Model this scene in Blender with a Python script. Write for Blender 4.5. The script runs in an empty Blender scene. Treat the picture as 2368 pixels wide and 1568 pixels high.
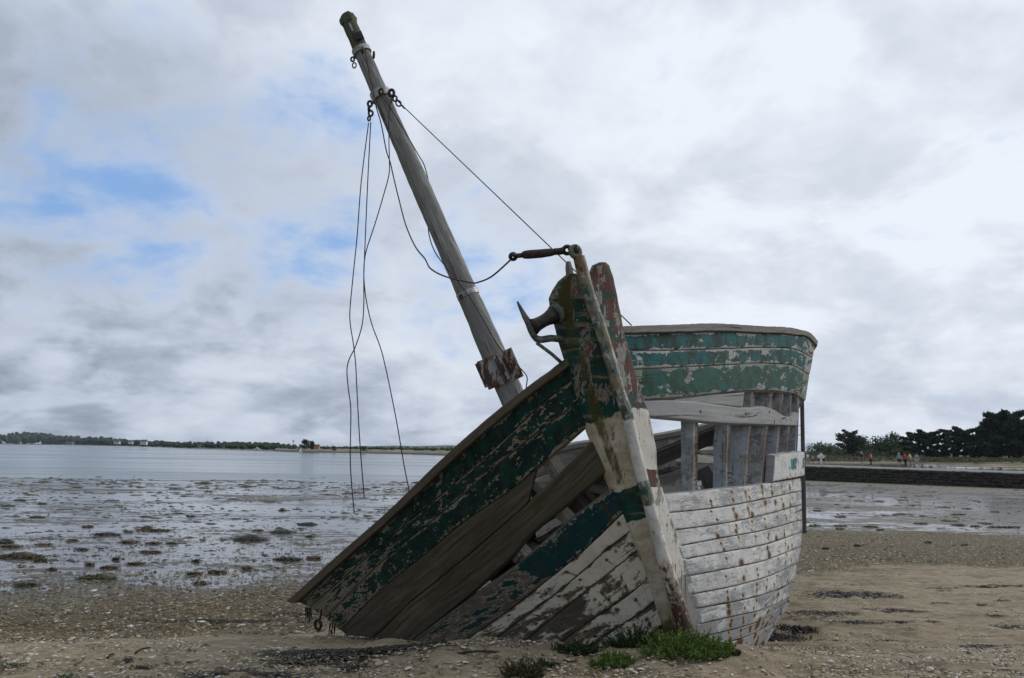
import bpy, bmesh, math, random
import numpy as np
from mathutils import Vector, Matrix, noise as mn

random.seed(7); RNG = np.random.default_rng(7)
S = bpy.context.scene
COL = S.collection
R = math.radians

# ------------------------------------------------------------------ camera
CAM_P = Vector((0, 0, 1.6)); FPX = 768.0
PITCH = math.atan(110/768); ROLL = R(0.68)
Fw = Vector((0, math.cos(PITCH), math.sin(PITCH)))
X0 = Vector((1, 0, 0)); U0 = Vector((0, -math.sin(PITCH), math.cos(PITCH)))
CR = X0*math.cos(ROLL) + U0*math.sin(ROLL)
CU = -X0*math.sin(ROLL) + U0*math.cos(ROLL)
cd = bpy.data.cameras.new('camera'); cam = bpy.data.objects.new('camera', cd); COL.objects.link(cam)
cd.sensor_width = 36; cd.lens = 36*FPX/1024; cd.clip_end = 20000; cd.clip_start = 0.1
M = Matrix.Identity(4)
for i in range(3):
    M[i][0] = CR[i]; M[i][1] = CU[i]; M[i][2] = -Fw[i]; M[i][3] = CAM_P[i]
cam.matrix_world = M
S.camera = cam

# ------------------------------------------------------------------ light and sky
SUN_DIR = Vector((0.80, 0.34, 0.56)).normalized()       # towards the sun
ELEV = math.asin(SUN_DIR.z); AZ = math.atan2(SUN_DIR.x, SUN_DIR.y)
S.view_settings.view_transform = 'Standard'; S.view_settings.look = 'None'
S.view_settings.exposure = 0.10; S.view_settings.gamma = 1.0
W = bpy.data.worlds.new('World'); S.world = W; W.use_nodes = True
def build_world():
    nt = W.node_tree; N = nt.nodes; L = nt.links
    for n in list(N): N.remove(n)
    out = N.new('ShaderNodeOutputWorld'); bg = N.new('ShaderNodeBackground'); bg.inputs[1].default_value = 0.1
    L.new(bg.outputs[0], out.inputs[0])
    sky = N.new('ShaderNodeTexSky'); sky.sky_type = 'NISHITA'; sky.sun_disc = False
    sky.sun_elevation = ELEV; sky.sun_rotation = AZ
    tc = N.new('ShaderNodeTexCoord'); sx = N.new('ShaderNodeSeparateXYZ'); L.new(tc.outputs['Generated'], sx.inputs[0])
    def math_(op, a, b=None, clamp=False):
        m = N.new('ShaderNodeMath'); m.operation = op; m.use_clamp = clamp
        for i, v in enumerate((a, b)):
            if v is None: continue
            if isinstance(v, (int, float)): m.inputs[i].default_value = v
            else: L.new(v, m.inputs[i])
        return m.outputs[0]
    def mrange(v, a, b, c, d, smooth=True):
        m = N.new('ShaderNodeMapRange'); m.interpolation_type = 'SMOOTHSTEP' if smooth else 'LINEAR'
        L.new(v, m.inputs[0])
        for i, q in enumerate((a, b, c, d)): m.inputs[i+1].default_value = q
        return m.outputs[0]
    def mix(f, a, b):
        m = N.new('ShaderNodeMix'); m.data_type = 'RGBA'
        for i, v in ((0, f), (6, a), (7, b)):
            if isinstance(v, (int, float)): m.inputs[i].default_value = v
            elif isinstance(v, tuple): m.inputs[i].default_value = (*v, 1)
            else: L.new(v, m.inputs[i])
        return m.outputs[2]
    z = math_('ADD', math_('MAXIMUM', sx.outputs[2], 0.0), 0.36)
    cb = N.new('ShaderNodeCombineXYZ')
    L.new(math_('DIVIDE', sx.outputs[0], z), cb.inputs[0]); L.new(math_('DIVIDE', sx.outputs[1], z), cb.inputs[1])
    def noise(scale, detail, rough, off, dist=0.0, vec=None):
        mp = N.new('ShaderNodeMapping'); mp.inputs[1].default_value = off
        L.new(vec or cb.outputs[0], mp.inputs[0])
        n = N.new('ShaderNodeTexNoise'); n.inputs['Scale'].default_value = scale; n.inputs['Detail'].default_value = detail
        n.inputs['Roughness'].default_value = rough; n.inputs['Distortion'].default_value = dist
        L.new(mp.outputs[0], n.inputs[0]); return n.outputs[0]
    big = noise(1.3, 3, 0.45, (3.7, 2.6, 7.6))
    shape = noise(3.0, 10, 0.56, (4.0, 4.8, 5.0), 0.30)
    fine = noise(8.0, 10, 0.60, (3.1, 5.8, 8.1), 0.15)
    # openings in the cloud: a hole region towards the left plus thin places
    def lobe(x, y, zz, lo, hi):
        v = Vector((x, y, zz)).normalized()
        d = N.new('ShaderNodeVectorMath'); d.operation = 'DOT_PRODUCT'; L.new(tc.outputs['Generated'], d.inputs[0]); d.inputs[1].default_value = v
        return mrange(d.outputs['Value'], lo, hi, 0, 1)
    hole = math_('MAXIMUM', math_('MAXIMUM', lobe(-0.50, .957, 0.375, 0.965, 0.9995), lobe(-0.30, .97, 0.335, 0.972, 0.9995)), math_('MULTIPLY', lobe(-0.03, 1, 0.27, 0.980, 0.999), 0.8))
    hole = math_('MAXIMUM', hole, math_('MULTIPLY', lobe(0.72, 1, 0.58, 0.985, 0.999), 0.6))
    t = math_('ADD', math_('MULTIPLY', math_('SUBTRACT', shape, 0.5), 1.5), math_('MULTIPLY', math_('SUBTRACT', fine, 0.5), 0.7))
    t = math_('ADD', t, math_('MULTIPLY', hole, 0.47))
    blue = mrange(t, 0.22, 0.72, 0.0, 0.85)
    lum = math_('ADD', math_('MULTIPLY', math_('SUBTRACT', big, 0.5), 0.5),
                math_('ADD', math_('ADD', math_('MULTIPLY', math_('SUBTRACT', shape, 0.5), 0.55), mrange(shape, 0.40, 0.58, -0.07, 0.10)), math_('MULTIPLY', math_('SUBTRACT', fine, 0.5), 0.5)))
    lum = math_('ADD', lum, 0.655)
    dt = N.new('ShaderNodeVectorMath'); dt.operation = 'DOT_PRODUCT'; L.new(tc.outputs['Generated'], dt.inputs[0]); dt.inputs[1].default_value = SUN_DIR
    lum = math_('ADD', lum, mrange(dt.outputs['Value'], -1.0, 1.0, -0.58, 0.31, False))
    lum = math_('ADD', lum, mrange(sx.outputs[2], 0.0, 0.24, -0.13, 0.0))
    cr = N.new('ShaderNodeValToRGB'); e = cr.color_ramp.elements
    e[0].position = 0.0; e[0].color = (1.4, 1.7, 2.2, 1); e[1].position = 1.0; e[1].color = (7.9, 8.35, 9.1, 1)
    q = e.new(0.45); q.color = (4.6, 5.2, 6.25, 1)
    L.new(lum, cr.inputs[0])
    clear = mix(0.75, sky.outputs[0], (1.5, 3.7, 7.8))
    c = mix(blue, cr.outputs[0], clear)
    L.new(c, bg.inputs[0])
build_world()
sd = bpy.data.lights.new('sun', 'SUN'); sd.energy = 1.4; sd.angle = R(20); sd.color = (1.0, 0.96, 0.9)
sun = bpy.data.objects.new('sun', sd); COL.objects.link(sun)
sun.rotation_euler = SUN_DIR.to_track_quat('Z', 'Y').to_euler()

# ------------------------------------------------------------------ measuring helpers
DW = 2367.0; K = DW/1024.0
def ray(x, y):
    d = Fw + CR*((x/K - 512)/FPX) + CU*((339 - y/K)/FPX)
    return d
def P(x, y, d):
    r = ray(x, y); return CAM_P + r*(d/r.y)
def px2m(n, d): return n/K*d/FPX

_by = np.array([-400, 0, 5.0, 6.2, 7.3, 9.0, 12, 25, 87, 130, 400, 6000.])
_bz = np.array([0.25, .10, .05, 0.0, -.19, -.50, -.68, -1.0, -2.2, -3.0, -3.5, -3.5])
STEM = P(1590, 1440, 6.25)
BANKS = [(-1.75, 8.1, .35, .25, .05), (-1.35, 7.55, .22, .2, -.06), (-1.0, 7.15, .3, .2, .06), (-.55, 6.95, .2, .18, -.05), (-.15, 6.6, .28, .2, .06), (.3, 6.35, .2, .16, .04), (1.75, 7.1, .25, .2, .05), (2.05, 7.5, .2, .25, -.05), (2.3, 6.4, .5, .3, .05), (3.4, 7.6, .6, .3, .05), (-3.2, 6.6, .7, .35, .05), (3.0, 5.6, .5, .3, -.04), (-1.2, 5.9, .6, .3, -.04)]
def base_h(x, y):
    y0 = y; y = np.where(np.asarray(y) > 25, 25+(np.asarray(y)-25)*(1-.32*np.clip(np.asarray(x)/22.0, 0, 1)), y)
    z = np.interp(y, _by, _bz); y = y0
    z = z + 0.13*np.exp(-(((x-STEM.x)/0.75)**2 + ((y-STEM.y+0.15)/0.55)**2))
    z = z + 0.10*np.exp(-(((x+0.25)/0.9)**2 + ((y-6.3)/0.45)**2))
    for (cx, cy, sx, sy, a) in BANKS: z = z + a*np.exp(-(((x-cx)/sx)**2 + ((y-cy)/sy)**2))
    sd = (np.asarray(x)-75)*.9121+(np.asarray(y0)-28.6)*.4100
    return np.where(sd > 1.0, np.minimum(z, -2.7), z)
def ground_h(x, y):
    z = float(base_h(x, y))
    return z
def on_ground(x, y):
    r = ray(x, y); t = 5.0
    lo, hi = 1.0, 3000.0; t = 2.0
    while t < 3000:
        p = CAM_P + r*t
        if p.z < ground_h(p.x, p.y): hi = t; break
        lo = t; t *= 1.008
    for _ in range(40):
        m = (lo+hi)/2; p = CAM_P + r*m
        if p.z > ground_h(p.x, p.y): lo = m
        else: hi = m
    return CAM_P + r*lo
def on_level(x, y, z):
    r = ray(x, y); return CAM_P + r*((z-CAM_P.z)/r.z)

# ------------------------------------------------------------------ object helpers
def tag(o, label=None, cat=None, group=None, kind=None):
    if label: o['label'] = label
    if cat: o['category'] = cat
    if group: o['group'] = group
    if kind: o['kind'] = kind
    return o
def empty(name, loc=(0, 0, 0), rz=0):
    o = bpy.data.objects.new(name, None); COL.objects.link(o); o.location = loc; o.rotation_euler = (0, 0, rz)
    o.empty_display_size = 0.1
    return o
def adopt(o, parent):
    if parent is not None:
        o.parent = parent
        o.matrix_parent_inverse = Matrix.Translation(parent_world(parent)).inverted() if not parent.get('_rot') else Matrix.Identity(4)
    return o
def parent_world(p):
    v = Vector(p.location)
    return v
class MB:
    def __init__(s): s.v = []; s.f = []; s.uv = []; s.at = {}; s.fm = []
    def add(s, verts, faces, uv=None, mi=0, **at):
        b = len(s.v); s.v += [tuple(q) for q in verts]; s.f += [tuple(i+b for i in f) for f in faces]; s.fm += [mi]*len(faces)
        s.uv += list(uv) if uv is not None else [(0.0, 0.0)]*len(verts)
        for k in set(list(at)+list(s.at)):
            a = s.at.setdefault(k, [0.0]*b)
            a += list(at.get(k, [0.0]*len(verts))) if not isinstance(at.get(k, 0.0), (int, float)) else [float(at.get(k, 0.0))]*len(verts)
        return b
    def box(s, c, sx, sy, sz, M3=None, jit=0.0, **kw):
        vs = []
        for dz in (-.5, .5):
            for dx, dy in ((-.5, -.5), (.5, -.5), (.5, .5), (-.5, .5)):
                v = Vector((dx*sx, dy*sy, dz*sz))
                if jit: v += Vector([random.uniform(-jit, jit) for _ in range(3)])
                if M3 is not None: v = M3 @ v
                vs.append(Vector(c)+v)
        uv = [(v[0]*.0+q*sx, r*max(sy, sz)) for v, (q, r) in zip(vs, [(0, 0), (1, 0), (1, 1), (0, 1), (0, .3), (1, .3), (1, .7), (0, .7)])]
        return s.add(vs, [(0, 3, 2, 1), (4, 5, 6, 7), (0, 1, 5, 4), (1, 2, 6, 5), (2, 3, 7, 6), (3, 0, 4, 7)], uv, **kw)
    def tube(s, pts, rad, n=8, cap=True, flat=None, lump=0.0, **kw):
        pts = [Vector(p) for p in pts]; m = len(pts)
        rad = rad if isinstance(rad, (list, tuple, np.ndarray)) else [rad]*m
        vs = []; uv = []; acc = 0.0
        T0 = (pts[1]-pts[0]).normalized(); ref = Vector((0, -1, 0)) if abs(T0.y) < .9 else Vector((0, 0, 1))
        A = (ref - T0*ref.dot(T0)).normalized()
        for i, p in enumerate(pts):
            T = (pts[min(i+1, m-1)]-pts[max(i-1, 0)]).normalized()
            A = (A - T*A.dot(T)).normalized(); Bv = T.cross(A)
            if i: acc += (p-pts[i-1]).length
            for k in range(n):
                a = 2*math.pi*k/n; rr = rad[i]
                if lump: rr *= 1 + lump*(mn.noise(p*9 + Vector((math.cos(a), math.sin(a), 0))*1.3))
                ca, sa = math.cos(a), math.sin(a)*(flat or 1)
                vs.append(p + A*(rr*ca) + Bv*(rr*sa)); uv.append((acc, rr*2*math.pi*k/n))
        fs = [(i*n+k, i*n+(k+1) % n, (i+1)*n+(k+1) % n, (i+1)*n+k) for i in range(m-1) for k in range(n)]
        if cap: fs += [tuple(range(n-1, -1, -1)), tuple((m-1)*n+k for k in range(n))]
        return s.add(vs, fs, uv, **kw)
    def torus(s, c, ax, r, t, n=14, m=7, stretch=1.0, up=None, **kw):
        ax = Vector(ax).normalized(); u = Vector(up) if up else ax.orthogonal(); u = (u-ax*u.dot(ax)).normalized(); w = ax.cross(u)
        vs = []
        for i in range(n):
            a = 2*math.pi*i/n; rd = u*math.cos(a)*stretch + w*math.sin(a)
            for k in range(m):
                b = 2*math.pi*k/m
                vs.append(Vector(c) + rd*r + rd.normalized()*(t*math.cos(b)) + ax*(t*math.sin(b)))
        fs = [(i*m+k, ((i+1) % n)*m+k, ((i+1) % n)*m+(k+1) % m, i*m+(k+1) % m) for i in range(n) for k in range(m)]
        return s.add(vs, fs, **kw)
    def build(s, name, mats, parent=None, smooth=True, auto=None):
        me = bpy.data.meshes.new(name); me.from_pydata(s.v, [], s.f)
        if not isinstance(mats, (list, tuple)): mats = [mats]
        for m in mats: me.materials.append(m)
        if len(mats) > 1: me.polygons.foreach_set('material_index', s.fm)
        uvl = me.uv_layers.new(name='UVMap')
        li = np.zeros(len(me.loops), np.int32); me.loops.foreach_get('vertex_index', li)
        uvl.data.foreach_set('uv', np.array(s.uv, np.float32)[li].ravel())
        for k, a in s.at.items():
            at = me.attributes.new(k, 'FLOAT', 'POINT'); at.data.foreach_set('value', np.array(a, np.float32))
        bm = bmesh.new(); bm.from_mesh(me); bmesh.ops.recalc_face_normals(bm, faces=bm.faces); bm.to_mesh(me); bm.free()
        me.polygons.foreach_set('use_smooth', [smooth]*len(me.polygons))
        if auto:
            me.set_sharp_from_angle(angle=R(auto))
        o = bpy.data.objects.new(name, me); COL.objects.link(o)
        return adopt(o, parent)

# ------------------------------------------------------------------ materials
class NT:
    def __init__(s, name):
        s.m = bpy.data.materials.new(name); s.m.use_nodes = True; s.t = s.m.node_tree; s.N = s.t.nodes; s.L = s.t.links
        s.bsdf = s.N['Principled BSDF']; s.out = s.N['Material Output']
    def set(s, sock, v):
        if v is None: return
        if isinstance(v, (int, float)): sock.default_value = v
        elif isinstance(v, (tuple, list)):
            sock.default_value = (*v, 1) if len(v) == 3 and sock.type == 'RGBA' else v
        else: s.L.new(v, sock)
    def math(s, op, a, b=None, c=None, clamp=False):
        n = s.N.new('ShaderNodeMath'); n.operation = op; n.use_clamp = clamp
        s.set(n.inputs[0], a); s.set(n.inputs[1], b); s.set(n.inputs[2], c); return n.outputs[0]
    def mr(s, v, a, b, c=0.0, d=1.0, smooth=True):
        n = s.N.new('ShaderNodeMapRange'); n.interpolation_type = 'SMOOTHSTEP' if smooth else 'LINEAR'
        s.set(n.inputs[0], v)
        for i, q in enumerate((a, b, c, d)): s.set(n.inputs[i+1], q)
        return n.outputs[0]
    def mix(s, f, a, b, blend='MIX'):
        n = s.N.new('ShaderNodeMix'); n.data_type = 'RGBA'; n.blend_type = blend; n.clamp_factor = True
        s.set(n.inputs[0], f); s.set(n.inputs[6], a); s.set(n.inputs[7], b); return n.outputs[2]
    def uv(s):
        n = s.N.new('ShaderNodeUVMap'); n.uv_map = 'UVMap'; return n.outputs[0]
    def obj(s): return s.N.new('ShaderNodeTexCoord').outputs['Object']
    def pos(s): return s.N.new('ShaderNodeNewGeometry').outputs['Position']
    def rnd(s): return s.N.new('ShaderNodeObjectInfo').outputs['Random']
    def attr(s, k):
        n = s.N.new('ShaderNodeAttribute'); n.attribute_name = k; return n.outputs['Fac']
    def vadd(s, a, b):
        n = s.N.new('ShaderNodeVectorMath'); n.operation = 'ADD'; s.set(n.inputs[0], a); s.set(n.inputs[1], b); return n.outputs[0]
    def vmul(s, a, b):
        n = s.N.new('ShaderNodeVectorMath'); n.operation = 'MULTIPLY'; s.set(n.inputs[0], a); s.set(n.inputs[1], b); return n.outputs[0]
    def comb(s, x=0.0, y=0.0, z=0.0):
        n = s.N.new('ShaderNodeCombineXYZ'); s.set(n.inputs[0], x); s.set(n.inputs[1], y); s.set(n.inputs[2], z); return n.outputs[0]
    def sep(s, v):
        n = s.N.new('ShaderNodeSeparateXYZ'); s.set(n.inputs[0], v); return n.outputs
    def noise(s, vec, sc=(1, 1, 1), detail=4, rough=0.5, dist=0.0):
        n = s.N.new('ShaderNodeTexNoise'); n.inputs['Scale'].default_value = 1.0
        n.inputs['Detail'].default_value = detail; n.inputs['Roughness'].default_value = rough; n.inputs['Distortion'].default_value = dist
        s.L.new(s.vmul(vec, sc), n.inputs[0]); return n.outputs[0]
    def voro(s, vec, sc=(1, 1, 1), feat='F1', out='Distance', rand=1.0):
        n = s.N.new('ShaderNodeTexVoronoi'); n.feature = feat; n.inputs['Scale'].default_value = 1.0; n.inputs['Randomness'].default_value = rand
        s.L.new(s.vmul(vec, sc), n.inputs[0]); return n.outputs[out]
    def bump(s, h, strength=0.5, dist=0.01, normal=None):
        n = s.N.new('ShaderNodeBump'); n.inputs['Strength'].default_value = strength; n.inputs['Distance'].default_value = dist
        s.L.new(h, n.inputs['Height'])
        if normal is not None: s.L.new(normal, n.inputs['Normal'])
        return n.outputs[0]
    def finish(s, col, rough=0.8, normal=None, metal=0.0, spec=None):
        s.set(s.bsdf.inputs['Base Color'], col); s.set(s.bsdf.inputs['Roughness'], rough); s.set(s.bsdf.inputs['Metallic'], metal)
        if normal is not None: s.L.new(normal, s.bsdf.inputs['Normal'])
        if spec is not None: s.set(s.bsdf.inputs['Specular IOR Level'], spec)
        return s.m

def wood_mat(name, wood, A=None, A2=None, B=None, B2=None, under=(0.36, 0.33, 0.28), cover=0.0, pscale=(4, 8), amp=1.0,
             edge=0.0, moss=0.0, mosscol=(0.045, 0.045, 0.008), fleck=0.35, grey=0.0, stain=0.0, paintrough=0.72, halo=0.0):
    """weathered timber with flaking paint.  attributes: tn (0..1 across the plank), wear, rust, pz (paint B), damp"""
    k = NT(name); uv0 = k.uv()
    uv = k.vadd(uv0, k.comb(k.math('MULTIPLY', k.rnd(), 31.0), k.math('MULTIPLY', k.rnd(), 17.0), k.math('MULTIPLY', k.rnd(), 40.0)))
    g1 = k.noise(uv, (1.7, 36, 1), 6, 0.68, 0.5); g2 = k.noise(uv, (1.1, 7, 1), 4, 0.6); g3 = k.noise(uv, (6, 9, 1), 6, 0.7)
    wc = k.mix(k.mr(g1, 0.3, 0.7), wood[0], wood[1])
    wc = k.mix(k.mr(g2, 0.35, 0.75), wc, wood[2])
    wc = k.mix(k.mr(g3, 0.5, 0.8, 0, 0.5), wc, tuple(c*0.55 for c in wood[0]))
    crack = k.math('MULTIPLY', k.mr(k.noise(uv, (1.0, 42, 1), 3, 0.5, 0.8), 0.38, 0.33), k.mr(g2, 0.4, 0.55))
    wc = k.mix(k.math('MULTIPLY', crack, 0.8), wc, (0.012, 0.011, 0.010))
    rustA = k.attr('rust'); wear = k.attr('wear'); tn = k.attr('tn')
    col = wc; h = k.math('MULTIPLY', g1, 0.35); rough = 0.85
    h = k.math('SUBTRACT', h, k.math('MULTIPLY', crack, 0.7))
    if A:
        n1 = k.noise(uv, (pscale[0], pscale[1], 1), 8, 0.62, 0.5); n2 = k.noise(uv, (28, 38, 1), 4, 0.6)
        v = k.math('MULTIPLY_ADD', k.math('SUBTRACT', n1, 0.5), amp, cover)
        v = k.math('ADD', v, k.math('MULTIPLY', k.math('SUBTRACT', n2, 0.5), fleck))
        v = k.math('SUBTRACT', v, wear)
        v = k.math('SUBTRACT', v, k.math('MULTIPLY', crack, 0.12))
        if edge:
            e = k.math('ABSOLUTE', k.math('SUBTRACT', tn, 0.5))
            v = k.math('SUBTRACT', v, k.math('MULTIPLY', k.mr(e, 0.30, 0.5), edge))
        mask = k.mr(v, -0.012, 0.012); rim = k.math('SUBTRACT', k.mr(v, -0.075, -0.03), mask, clamp=True)
        s1 = k.noise(uv, (9, 4.5, 1), 6, 0.68, 0.3)
        pc = k.mix(k.mr(s1, 0.4, 0.62), A, A2 or A)
        if B:
            s2 = k.noise(uv, (7, 7, 1), 5, 0.6)
            pb = k.mix(k.mr(s2, 0.42, 0.6), B, B2 or B)
            pz = k.mr(k.math('ADD', k.attr('pz'), k.math('MULTIPLY', k.math('SUBTRACT', k.noise(uv, (9, 9, 1), 6, 0.7), 0.5), 0.9)), 0.47, 0.53)
            pc = k.mix(pz, pc, pb)
        d1 = k.noise(uv, (2.5, 4, 1), 7, 0.7)
        pc = k.mix(k.mr(d1, 0.50, 0.75, 0, 0.40), pc, k.mix(0.5, pc, (0.06, 0.05, 0.035)))
        fc = k.math('MULTIPLY', k.mr(k.noise(uv, (14, 30, 1), 6, 0.7, 1.0), 0.40, 0.36), 0.7)
        pc = k.mix(fc, pc, (0.07, 0.06, 0.05))
        if stain:
            st = k.mr(k.noise(uv, (16, 1.6, 1), 4, 0.6), 0.55, 0.75, 0, stain)
            pc = k.mix(st, pc, (0.36, 0.27, 0.13))
        if grey:
            gm = k.mr(k.math('ADD', k.math('MULTIPLY', k.noise(uv, (2.2, 8, 1), 8, 0.7), .62), k.math('MULTIPLY', k.noise(uv, (16, 60, 1), 5, .7), .38)), 0.48, 0.56, 0, grey)
            pc = k.mix(gm, pc, k.mix(g1, (0.15, 0.15, 0.155), (0.30, 0.305, 0.31)))
        col = k.mix(k.math('MULTIPLY', rim, 0.85), col, under)
        col = k.mix(mask, col, pc)
        h = k.math('ADD', h, k.math('MULTIPLY', mask, 0.8))
        rough = k.mix(mask, (0.9,)*3, (paintrough,)*3)
    if moss:
        mm = k.mr(k.math('ADD', k.noise(uv, (5, 9, 1), 6, 0.65), k.math('SUBTRACT', k.attr('damp'), 0.5)), 0.5, 0.75, 0, moss)
        col = k.mix(mm, col, mosscol)
    rn = k.noise(uv, (22, 22, 1), 6, 0.7)
    rv = k.math('MULTIPLY', rustA, k.math('ADD', k.math('MULTIPLY', rn, 1.6), 0.1))
    rc = k.mix(k.mr(rv, 0.25, 0.7), (0.22, 0.125, 0.055) if halo else (0.075, 0.036, 0.018), (0.040, 0.018, 0.011))
    col = k.mix(k.mr(rv, 0.04, 0.22, 0, halo), col, (0.34, 0.23, 0.11))
    col = k.mix(k.mr(rv, 0.18, 0.55, 0, 0.88), col, rc)
    nb = k.bump(h, 0.75, 0.004)
    return k.finish(col, rough, nb, spec=0.2)

GREYW = ((0.13, 0.12, 0.105), (0.24, 0.23, 0.21), (0.17, 0.16, 0.145))
BROWNW = ((0.034, 0.029, 0.018), (0.125, 0.107, 0.076), (0.060, 0.053, 0.036))
PALEW = ((0.22, 0.22, 0.215), (0.36, 0.36, 0.35), (0.27, 0.27, 0.265))
M = {}
M['green_left'] = wood_mat('peeling_dark_green', ((.10, .086, .062), (.19, .165, .125), (.13, .112, .08)), (0.005, 0.034, 0.025), (0.003, 0.014, 0.012), under=(.30, .27, .20), cover=0.13, pscale=(6, 14), amp=1.15, edge=0.13, fleck=0.62)
M['green_right'] = wood_mat('peeling_teal_green', ((.24, .235, .225), (.36, .35, .34), (.28, .27, .26)), (0.005, 0.085, 0.092), (0.003, 0.028, 0.020), under=(.50, .48, .45), cover=0.15, pscale=(4.6, 8), amp=1.45, edge=0.24, fleck=0.4, moss=0.45, mosscol=(.02, .05, .012))
M['white_right'] = wood_mat('flaking_white', ((.17, .17, .165), (.30, .30, .30), (.22, .22, .22)), (0.57, 0.56, 0.525), (0.47, 0.465, 0.445), under=(.42, .42, .41), cover=0.14, pscale=(3.2, 7), amp=1.0, edge=0.05, fleck=0.4, grey=0.8, stain=0.6, halo=0.4)
M['white_left'] = wood_mat('flaking_cream', ((.05, .042, .030), (.10, .086, .064), (.07, .058, .042)), (0.50, 0.46, 0.37), (0.42, 0.39, 0.33), under=(.2, .18, .13), cover=0.12, pscale=(4, 7), amp=1.1, edge=0.12, fleck=0.35, stain=0.35, halo=0.12)
M['mixed_left'] = wood_mat('worn_green_band', ((.06, .05, .034), (.13, .112, .084), (.085, .07, .05)), (0.004, 0.034, 0.028), (0.003, 0.026, 0.034), under=(.24, .22, .17), cover=0.10, pscale=(3.5, 9), amp=1.0, edge=0.10, fleck=0.4)
M['bare_left'] = wood_mat('bare_brown_timber', BROWNW, moss=0.35)
M['rail'] = wood_mat('bare_rail_timber', ((.075, .060, .043), (.14, .118, .088), (.10, .082, .060)), moss=0.3)
M['rail_grey'] = wood_mat('bare_grey_rail', GREYW, moss=0.3, mosscol=(.06, .065, .02))
M['bare_pale'] = wood_mat('bare_pale_grey_timber', PALEW)
M['rib'] = wood_mat('blue_grey_frame_timber', ((.11, .105, .095), (.25, .24, .225), (.165, .16, .148)), (0.27, 0.305, 0.325), (0.20, 0.225, 0.24), under=(.30, .30, .29), cover=-0.02, pscale=(5, 7), amp=1.3, fleck=0.5, moss=0.25, mosscol=(.06, .065, .03))
M['inner'] = wood_mat('inner_planking', ((.13, .125, .11), (.22, .21, .20), (.17, .165, .15)), (0.34, 0.32, 0.26), (0.26, 0.26, 0.23), cover=0.05, pscale=(3, 8), fleck=0.4, stain=0.4)
M['debris'] = wood_mat('rotten_or_shaded_timber', ((.05, .045, .04), (.12, .11, .10), (.07, .065, .06)))
M['stem'] = wood_mat('stem_paint', ((.085, .045, .032), (.17, .11, .08), (.11, .06, .045)), (0.46, 0.42, 0.33), (0.34, 0.28, 0.19), B=(0.006, 0.052, 0.040), B2=(0.010, 0.030, 0.022), under=(.24, .235, .20), cover=0.17, pscale=(3.0, 5), amp=1.15, fleck=0.45, moss=0.9, mosscol=(.045, .042, .006), stain=0.6)
M['stemred'] = wood_mat('stem_paint_red', ((.16, .15, .13), (.25, .24, .22), (.2, .19, .17)), (0.50, 0.47, 0.40), (0.46, 0.45, 0.41), B=(0.085, 0.022, 0.018), B2=(0.008, 0.040, 0.032), under=(.26, .25, .22), cover=0.17, pscale=(3.4, 7), amp=1.15, fleck=0.35, moss=0.7, mosscol=(.05, .045, .006))
M['mast'] = wood_mat('weathered_mast', ((.05, .05, .048), (.36, .36, .345), (.20, .20, .19)), moss=0.8, mosscol=(.045, .055, .02))

def simple(name, c1, c2, sc=6.0, rough=0.8, bump=0.0, metal=0.0, bd=0.01, spec=None, detail=5):
    k = NT(name); o = k.obj()
    n = k.noise(k.vadd(o, k.comb(k.math('MULTIPLY', k.rnd(), 20.0))), (sc,)*3, detail, 0.6)
    col = k.mix(k.mr(n, 0.35, 0.65), c1, c2)
    nb = k.bump(n, bump, bd) if bump else None
    return k.finish(col, rough, nb, metal, spec)
def rusty_iron():
    k = NT('painted_iron_bar'); uv = k.uv(); n = k.noise(uv, (14, 16, 1), 8, 0.68); n2 = k.noise(uv, (40, 40, 1), 4, 0.6)
    s1 = k.noise(uv, (8, 9, 1), 5, 0.6)
    white = k.mix(k.mr(s1, .4, .65), (0.52, 0.52, 0.48), (0.36, 0.36, 0.33))
    green = k.mix(k.mr(s1, .42, .58), (0.012, 0.055, 0.042), (0.17, 0.14, 0.075))
    green = k.mix(k.mr(k.noise(uv, (10, 13, 1), 6, .7), .5, .6), green, (.30, .33, .32))
    pz = k.mr(k.math('ADD', k.attr('pz'), k.math('MULTIPLY', k.math('SUBTRACT', n, .5), .9)), .44, .56)
    col = k.mix(pz, white, green)
    v = k.math('ADD', k.math('MULTIPLY', k.math('SUBTRACT', n, .5), 1.0), k.math('SUBTRACT', k.attr('rust'), .35))
    rc = k.mix(k.mr(n2,.4,.65), (.022, .012, .009), (.11, .045, .018))
    m = k.mr(v, 0.0, 0.09); rim = k.math('SUBTRACT', k.mr(v, -.09, 0.0), m, clamp=True)
    col = k.mix(k.math('MULTIPLY', rim, .6), col, (.30, .16, .06))
    col = k.mix(m, col, rc)
    return k.finish(col, 0.6, k.bump(k.math('ADD', n, k.math('MULTIPLY', n2, .4)), .6, .004), 0.0)
M['iron'] = rusty_iron()
M['rust'] = simple('rusted_iron', (0.020, 0.014, 0.012), (0.055, 0.030, 0.020), 30, 0.75, 0.5, 0.2, 0.003)
M['dark_iron'] = simple('dark_iron', (0.016, 0.015, 0.015), (0.045, 0.036, 0.032), 30, 0.55, 0.4, 0.4, 0.003)
M['green_iron'] = simple('green_flaked_iron', (0.02, 0.05, 0.04), (0.13, 0.14, 0.12), 24, 0.6, 0.5, 0.1, 0.003)
M['wire'] = simple('rusty_wire', (0.020, 0.012, 0.010), (0.055, 0.028, 0.018), 18, 0.7)
M['galv'] = simple('galvanised_steel', (0.20, 0.19, 0.18), (0.36, 0.36, 0.36), 18, 0.45, 0.2, 0.3, 0.002)
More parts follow.
